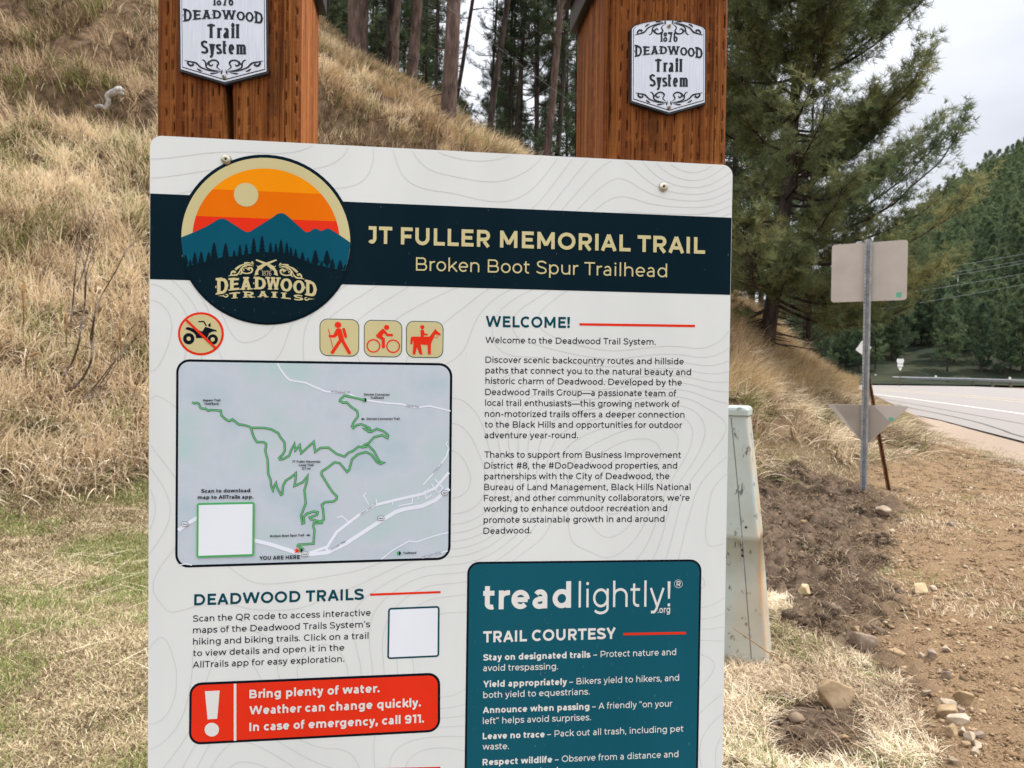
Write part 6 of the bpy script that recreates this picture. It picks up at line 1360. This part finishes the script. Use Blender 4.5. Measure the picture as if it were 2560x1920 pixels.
for i, ((bx, by), (tx_, ty_), wpx, d, lb) in enumerate(TRK):
    P0 = pw(bx, by, d); z0 = min(float(Hs(P0[0], P0[1])), P0[2]); P1 = pw(tx_, ty_, d); dr = (P1 - P0) / max(P1[2] - P0[2], .1); H_ = _rm.uniform(12, 16); P0 = P0.copy(); drop = P0[2] - z0 + .3; P0 -= dr * drop
    t = np.linspace(0, 1, 14); ax_ = dr[None] * (t * (H_ + drop))[:, None] + _rm.normal(0, .018, (14, 3)) * np.array([1, 1, 0]); r0 = wpx / FPX * d / 2; rr = r0 * (1.08 - .62 * t) ; rr[0] *= 1.25
    ch = [(ax_, rr)]
    for k in range(int(5 + r0 * 30)):
        zz = _rm.uniform(1.0, 7.5) + drop; az = _rm.uniform(0, 6.28); Lb = _rm.uniform(.3, 1.5); s = np.linspace(0, 1, 6); dd = np.array([math.cos(az), math.sin(az), _rm.uniform(-.45, .25)]); P = dr * zz + dd * (s * Lb)[:, None]; P += _rm.normal(0, .05, (6, 3)) * s[:, None]; ch.append((P, .018 * (1 - s) + .005))
    V, F = tube_np(ch, 10); tr = empty('pine_tree', P0); tag(tr, lb, 'tree', 'pines on the bank between the posts'); tk = link('trunk', np_mesh('trunk', V, F, M_BARK if r0 > .12 else M_BARKDARK, smooth=True), tr)
    j = i % 3; cl = _rm.uniform(3.6, 5.2) + drop if wpx > 10 else _rm.uniform(2.4, 4) + drop
    co = link('crown', mid_crown[j], tr); lo = link('crown_limbs', mid_wood[j], co); co.location = Vector((dr * cl).tolist()); co.rotation_euler = (0, 0, _rm.uniform(0, 6.28)); s_ = _rm.uniform(.75, 1.05) if wpx > 10 else .6; co.scale = (s_, s_, s_)
# saplings and fuller pines behind the crest, seen through the gap and round the posts
bgp = [pine(50 + i, 20.0, .17, 2.2, lambda u: np.interp(u, [0, .15, .5, 1], [1.8, 2.6, 2.2, .3]), 84, 12, 4, 9, .26, .024, None, .12, .50, 10, .035, 1.6) for i in range(4)]
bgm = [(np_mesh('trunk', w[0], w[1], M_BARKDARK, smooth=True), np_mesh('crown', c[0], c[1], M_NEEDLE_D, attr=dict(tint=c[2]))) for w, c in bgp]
BG = [((1172, 352), 26.5, .30, 'small sapling pine on the crest in front of the bright sky gap'), ((800, 120), 33, .95, 'bushy green pine right beside the left post cap'), ((845, 150), 38, .9, 'dark bushy pine behind the thick trunk by the left post'), ((940, 200), 34, .85, 'green pine filling the gap between the two trunk pairs'),
      ((1010, 240), 40, .9, 'pine foliage mass behind the pair in the grass'), ((1065, 300), 36, .85, 'green pine between the leaning broad trunk and the widest trunk'), ((1150, 480), 46, .8, 'distant hazy pine low in the sky gap'), ((1240, 480), 38, .72, 'dark pine right of the bright sky gap'), ((1200, 560), 42, .6, 'small distant pine below the sky gap'),
      ((1300, 500), 34, .95, 'bright green pine in the middle right of the gap'), ((1340, 480), 30, .85, 'sunlit yellow green pine near the two trunks by the right post'), ((1415, 500), 36, .85, 'pine behind the trunks beside the right post'), ((1455, 560), 40, .8, 'pine half covered by the right post'), ((1270, 600), 50, 1.0, 'tall pine at the back of the stand between the posts')]
BG2 = [((2020, 915), 21.0, .50, 'bushy pine just behind the leaning pine, filling the space left of the square sign plate'), ((1878, 838), 22.0, .60, 'green pine close behind the trunk of the leaning pine, right of the board'), ((1830, 800), 20.5, .52, 'dark pine whose foliage touches the right edge of the board'), ((1835, 790), 24, .62, 'dark pine at the edge of the right post behind the leaning pine'), ((1760, 760), 28, .85, 'pine mostly hidden behind the right post'), ((1900, 860), 30, .75, 'dark pine behind the trunk of the large leaning pine'), ((2010, 930), 34, .62, 'bushy pine behind the square road sign'), ((1960, 905), 40, .8, 'pine in the dark gap left of the square road sign')]
BG = [(a, b, (c if i == 0 else c * 1.05), e) for i, (a, b, c, e) in enumerate(BG)]; BG[0] = (BG[0][0], BG[0][1], .16, BG[0][3])
BG += [((780 + 41 * k, 520), 36 + (k * 7) % 19, .9 + .05 * (k % 4), 'tall pine in the rows behind the crest, only foliage showing between the posts') for k in range(13) if not 1120 < 780 + 41 * k < 1250]
for i, ((bx, by), d, s_, lb) in enumerate(BG + BG2):
    P0 = pw(bx, by, d); wd_, cr_ = bgm[i % 4]; P0[2] = min(P0[2], float(Hs(P0[0], P0[1]))) - .1; tree_obj('pine_tree', P0, (wd_, cr_), None, None, lb, 'pines behind the crest', _rm.uniform(0, 6.28), s_)
# the wooded hill across the road
fp = []
for i in range(5):
    Hh = 11.0; w_, c_ = pine(70 + i, Hh, .14, .7 + .25 * i, (lambda a: (lambda u: a * np.interp(u, [0, .12, .5, 1], [.8, 1.0, .78, .14])))(2.0 + .25 * (i % 3)), 64, 7, 3, 6, .52, .075, None, .10, .5, 0, .03, 1.6); fp.append((np_mesh('trunk', w_[0], w_[1], M_BARKDARK), np_mesh('crown', c_[0], c_[1], M_NEEDLE_F, attr=dict(tint=c_[2]))))
rf = np.random.default_rng(101); placed = []; cnt = 0
def far_tree(x, y, s_, label, group):
    w_, c_ = fp[rf.integers(0, 5)]; t = empty('pine_tree', (x, y, float(HF(x, y)) - .1), rf.uniform(0, 6.28)); t.scale = (s_ * rf.uniform(.85, 1.15), s_ * rf.uniform(.85, 1.15), s_); tag(t, label, 'tree', group); link('trunk', w_, t); link('crown', c_, t)
for k in range(62):                                # front row behind the guardrail
    px_ = 1790 + k * 15 + rf.uniform(-9, 9); d = rf.uniform(73, 88); P = pw(px_, 940, d); far_tree(P[0], P[1], rf.uniform(.45, .78), 'young dark pine in the front row just behind the guardrail', 'young pines behind the guardrail')
LIGHT = []
for i in range(5):
    m_ = fp[i][1]; nv = len(m_.vertices); co_ = np.empty(nv * 3, np.float32); m_.vertices.foreach_get('co', co_); co_ = co_.reshape(-1, 3, 3); tt_ = np.empty(nv, np.float32); m_.attributes['tint'].data.foreach_get('value', tt_); sel = np.random.default_rng(i).random(len(co_)) < .27; c3 = co_[sel]; mid_ = c3.mean(1, keepdims=True); LIGHT.append((mid_ + (c3 - mid_) * 1.5, tt_.reshape(-1, 3)[sel]))
SV, ST = [], []
for k in range(30000):
    d = 88 + 200 * rf.random() ** .8; px_ = rf.uniform(1740, 2700); P = pw(px_, 700, d); x, y = P[0], P[1]; sp = 2.7 + .003 * d
    if any((x - a) ** 2 + (y - b) ** 2 < sp * sp for a, b in placed): continue
    z = float(HF(x, y)); 
    if z < -2: continue
    placed.append((x, y)); cnt += 1; s_ = rf.uniform(.45, .82)
    if d > 128:
        lv, lt = LIGHT[rf.integers(0, 5)]; a_ = rf.uniform(0, 6.28); cc, ss = math.cos(a_), math.sin(a_); q3 = lv * np.array([1.1, 1.1, 1]) * s_; SV.append(np.stack([q3[..., 0] * cc - q3[..., 1] * ss + x, q3[..., 0] * ss + q3[..., 1] * cc + y, q3[..., 2] + z], -1)); ST.append(np.clip(lt + rf.normal(0, .13), 0, 1))
    else: far_tree(x, y, s_, 'dark green pine in the forest covering the far hillside', 'pines of the far hillside')
    if cnt >= 1500: break
SV = np.concatenate(SV).reshape(-1, 3); tag(link('distant_forest', np_mesh('distant_forest', SV, np.arange(len(SV)).reshape(-1, 3), M_NEEDLE_F, attr=dict(tint=np.concatenate(ST).ravel()))), kind='stuff')
print('far trees', cnt)
for (px_, y0, y1, d, lb) in ((2390, 835, 690, 92, 'tallest pale dead trunk among the dark pines above the guardrail'), (2481, 790, 742, 100, 'short pale dead trunk among the dark pines at the right'), (2506, 800, 726, 100, 'rightmost pale dead trunk on the dark hillside')):
    A = pw(px_, y0, d); B = pw(px_ + 5, y1, d); A[2] = min(A[2], float(HF(A[0], A[1]))); mb = MB(); mb.tube([(0, 0, 0), tuple((B - A) * .5), tuple(B - A)], [.16, .12, .06], noisy('bleached_wood', (.14, .13, .12), (.24, .23, .21), 4, .9), 6); o_ = mb.build('dead_tree', None, True); o_.location = A; tag(o_, lb, 'dead tree', 'dead trunks on the far hillside')

# ------------------------------------------------------------------ leafless shrub, stalks and the bleached branch on the bank
M_TWIG = noisy('grey_brown_twig', (.06, .045, .035), (.16, .125, .105), 30, .85); M_STALK = noisy('brown_stalk', (.17, .095, .04), (.34, .21, .10), 30, .9); M_BONE = noisy('bleached_branch', (.20, .185, .17), (.42, .40, .38), 20, .85)
ZS = lambda x, y: (x / 3.3175, 500 + y / 3.318)
def stems(name, label, cat, lines, d, mat, group=None, base=None):
    """lines: list of (zoom points, pixel radius start, end)"""
    b0 = ZS(*lines[0][0][0]) if base is None else base; B0 = pw(b0[0], b0[1], d); root = empty(name, B0); tag(root, label, cat, group); return root, B0
def shrub(name, label, lines, d, mat, cat='shrub'):
    b0 = ZS(*lines[0][0][0]); B0 = pw(b0[0], b0[1], d); B0[2] = float(Hs(B0[0], B0[1])); root = empty(name, B0); tag(root, label, cat, 'leafless twigs on the bank')
    for P, r0_, r1_ in lines:
        Q = spl(P, 5); n = len(Q); X = np.array([pw(*ZS(*p), d + .25 * math.sin(i * .4)) for i, p in enumerate(Q)]) - B0; mb = MB(); mb.tube(X, np.linspace(r0_, r1_, n) * d / FPX, mat, 5); mb.build('stem', root, True)
dsh = 8.6
shrub('leafless_shrub', 'bare shrub of two long grey stems rising from the dry grass left of the board', [([(608, 1560), (690, 1470), (750, 1350), (768, 1240), (752, 1150), (770, 1040), (800, 890), (860, 760), (960, 590), (1040, 430), (1120, 340)], 3.3, .9), ([(768, 1240), (770, 1120), (785, 960), (800, 880)], 2.2, 1.6), ([(530, 1460), (600, 1340), (650, 1200), (672, 1040), (700, 880), (712, 700), (700, 560), (650, 380), (640, 300), (690, 150), (700, 30)], 2.9, .8), ([(700, 860), (705, 720), (720, 600), (770, 430), (820, 280)], 1.5, .6), ([(590, 1000), (605, 850), (620, 660), (645, 400), (640, 330)], 2.0, .9), ([(640, 760), (690, 590), (740, 400), (755, 200), (800, 60)], 1.6, .7), ([(768, 1240), (700, 1215), (600, 1190), (540, 1185)], 1.2, .6), ([(820, 900), (900, 860), (990, 800)], .8, .4), ([(430, 560), (400, 380), (385, 180), (420, 130)], .9, .5), ([(500, 700), (450, 600), (420, 480)], .8, .5), ([(700, 560), (760, 500), (780, 400)], .8, .5), ([(712, 700), (760, 560), (830, 470)], .8, .4)], dsh, M_TWIG)
shrub('leafless_shrub', 'low bundle of bare twigs leaning right against the edge of the board', [([(690, 1650), (800, 1530), (900, 1400), (990, 1290), (1080, 1200), (1160, 1090), (1235, 960)], 2.0, .6), ([(740, 1660), (850, 1500), (930, 1380), (1010, 1240), (1050, 1130), (1150, 980)], 1.7, .5), ([(800, 1640), (900, 1480), (990, 1330), (1100, 1240)], 1.4, .5), ([(930, 1400), (880, 1350), (820, 1300), (780, 1240)], .9, .4), ([(990, 1290), (1080, 1180), (1190, 1120), (1240, 1080)], .9, .4)], 8.4, M_TWIG)
for P, lb in ([[(195, 860), (190, 760), (200, 690)], 'upright brown seed stalk at the far left of the bank'], [[(550, 1050), (548, 980), (548, 925)], 'brown seed stalk standing left of the bare grey stems'], [[(1000, 1180), (1000, 1080), (1003, 1010)], 'brown seed stalk close to the left edge of the board'], [[(215, 1300), (270, 1290), (320, 1262)], 'dark brown seed stalk lying across the pale grass']):
    X = np.array([pw(*ZS(*p), 8.9) for p in P]); B0 = X[0].copy(); X = X - B0; t = np.vstack([X[0] - [0, 0, .25], X]); mb = MB(); mb.tube(t, [.006, .010, .020, .014], M_STALK, 7); o_ = mb.build('seed_stalk', None, True); o_.location = B0; tag(o_, lb, 'dried plant', 'brown seed stalks on the bank')
ZW = lambda x, y: (x / 3.3175, y / 3.318)
P = [(790, 885), (830, 875), (880, 895), (900, 840), (890, 800), (920, 775), (960, 760), (990, 742), (1000, 770), (1020, 765)]; dk_ = 16.2
X = np.array([pw(*ZW(*p), dk_) for p in P]); B0 = X[3].copy(); X = np.array(spl([tuple(v) for v in (X - B0)], 4)); mb = MB(); mb.tube(X, np.interp(np.linspace(0, 1, len(X)), [0, .3, .5, .8, 1], [.03, .05, .065, .085, .05]), M_BONE, 8); o_ = mb.build('bleached_branch', None, True); o_.location = B0; tag(o_, 'crooked white bleached branch lying high on the dry bank', 'branch')
# fallen stem across the foot of the pedestal
A = pw(1832, 1570, 3.75); B = pw(1925, 1634, 3.7); C = pw(1990, 1672, 3.6); mb = MB(); mb.tube([(0, 0, 0), tuple(B - A), tuple(C - A)], [.002, .003, .0018], M_STALK, 6); o_ = mb.build('straw_stem', None, True); o_.location = A; tag(o_, 'single long pale straw stem leaning on the foot of the pedestal', 'dried plant')
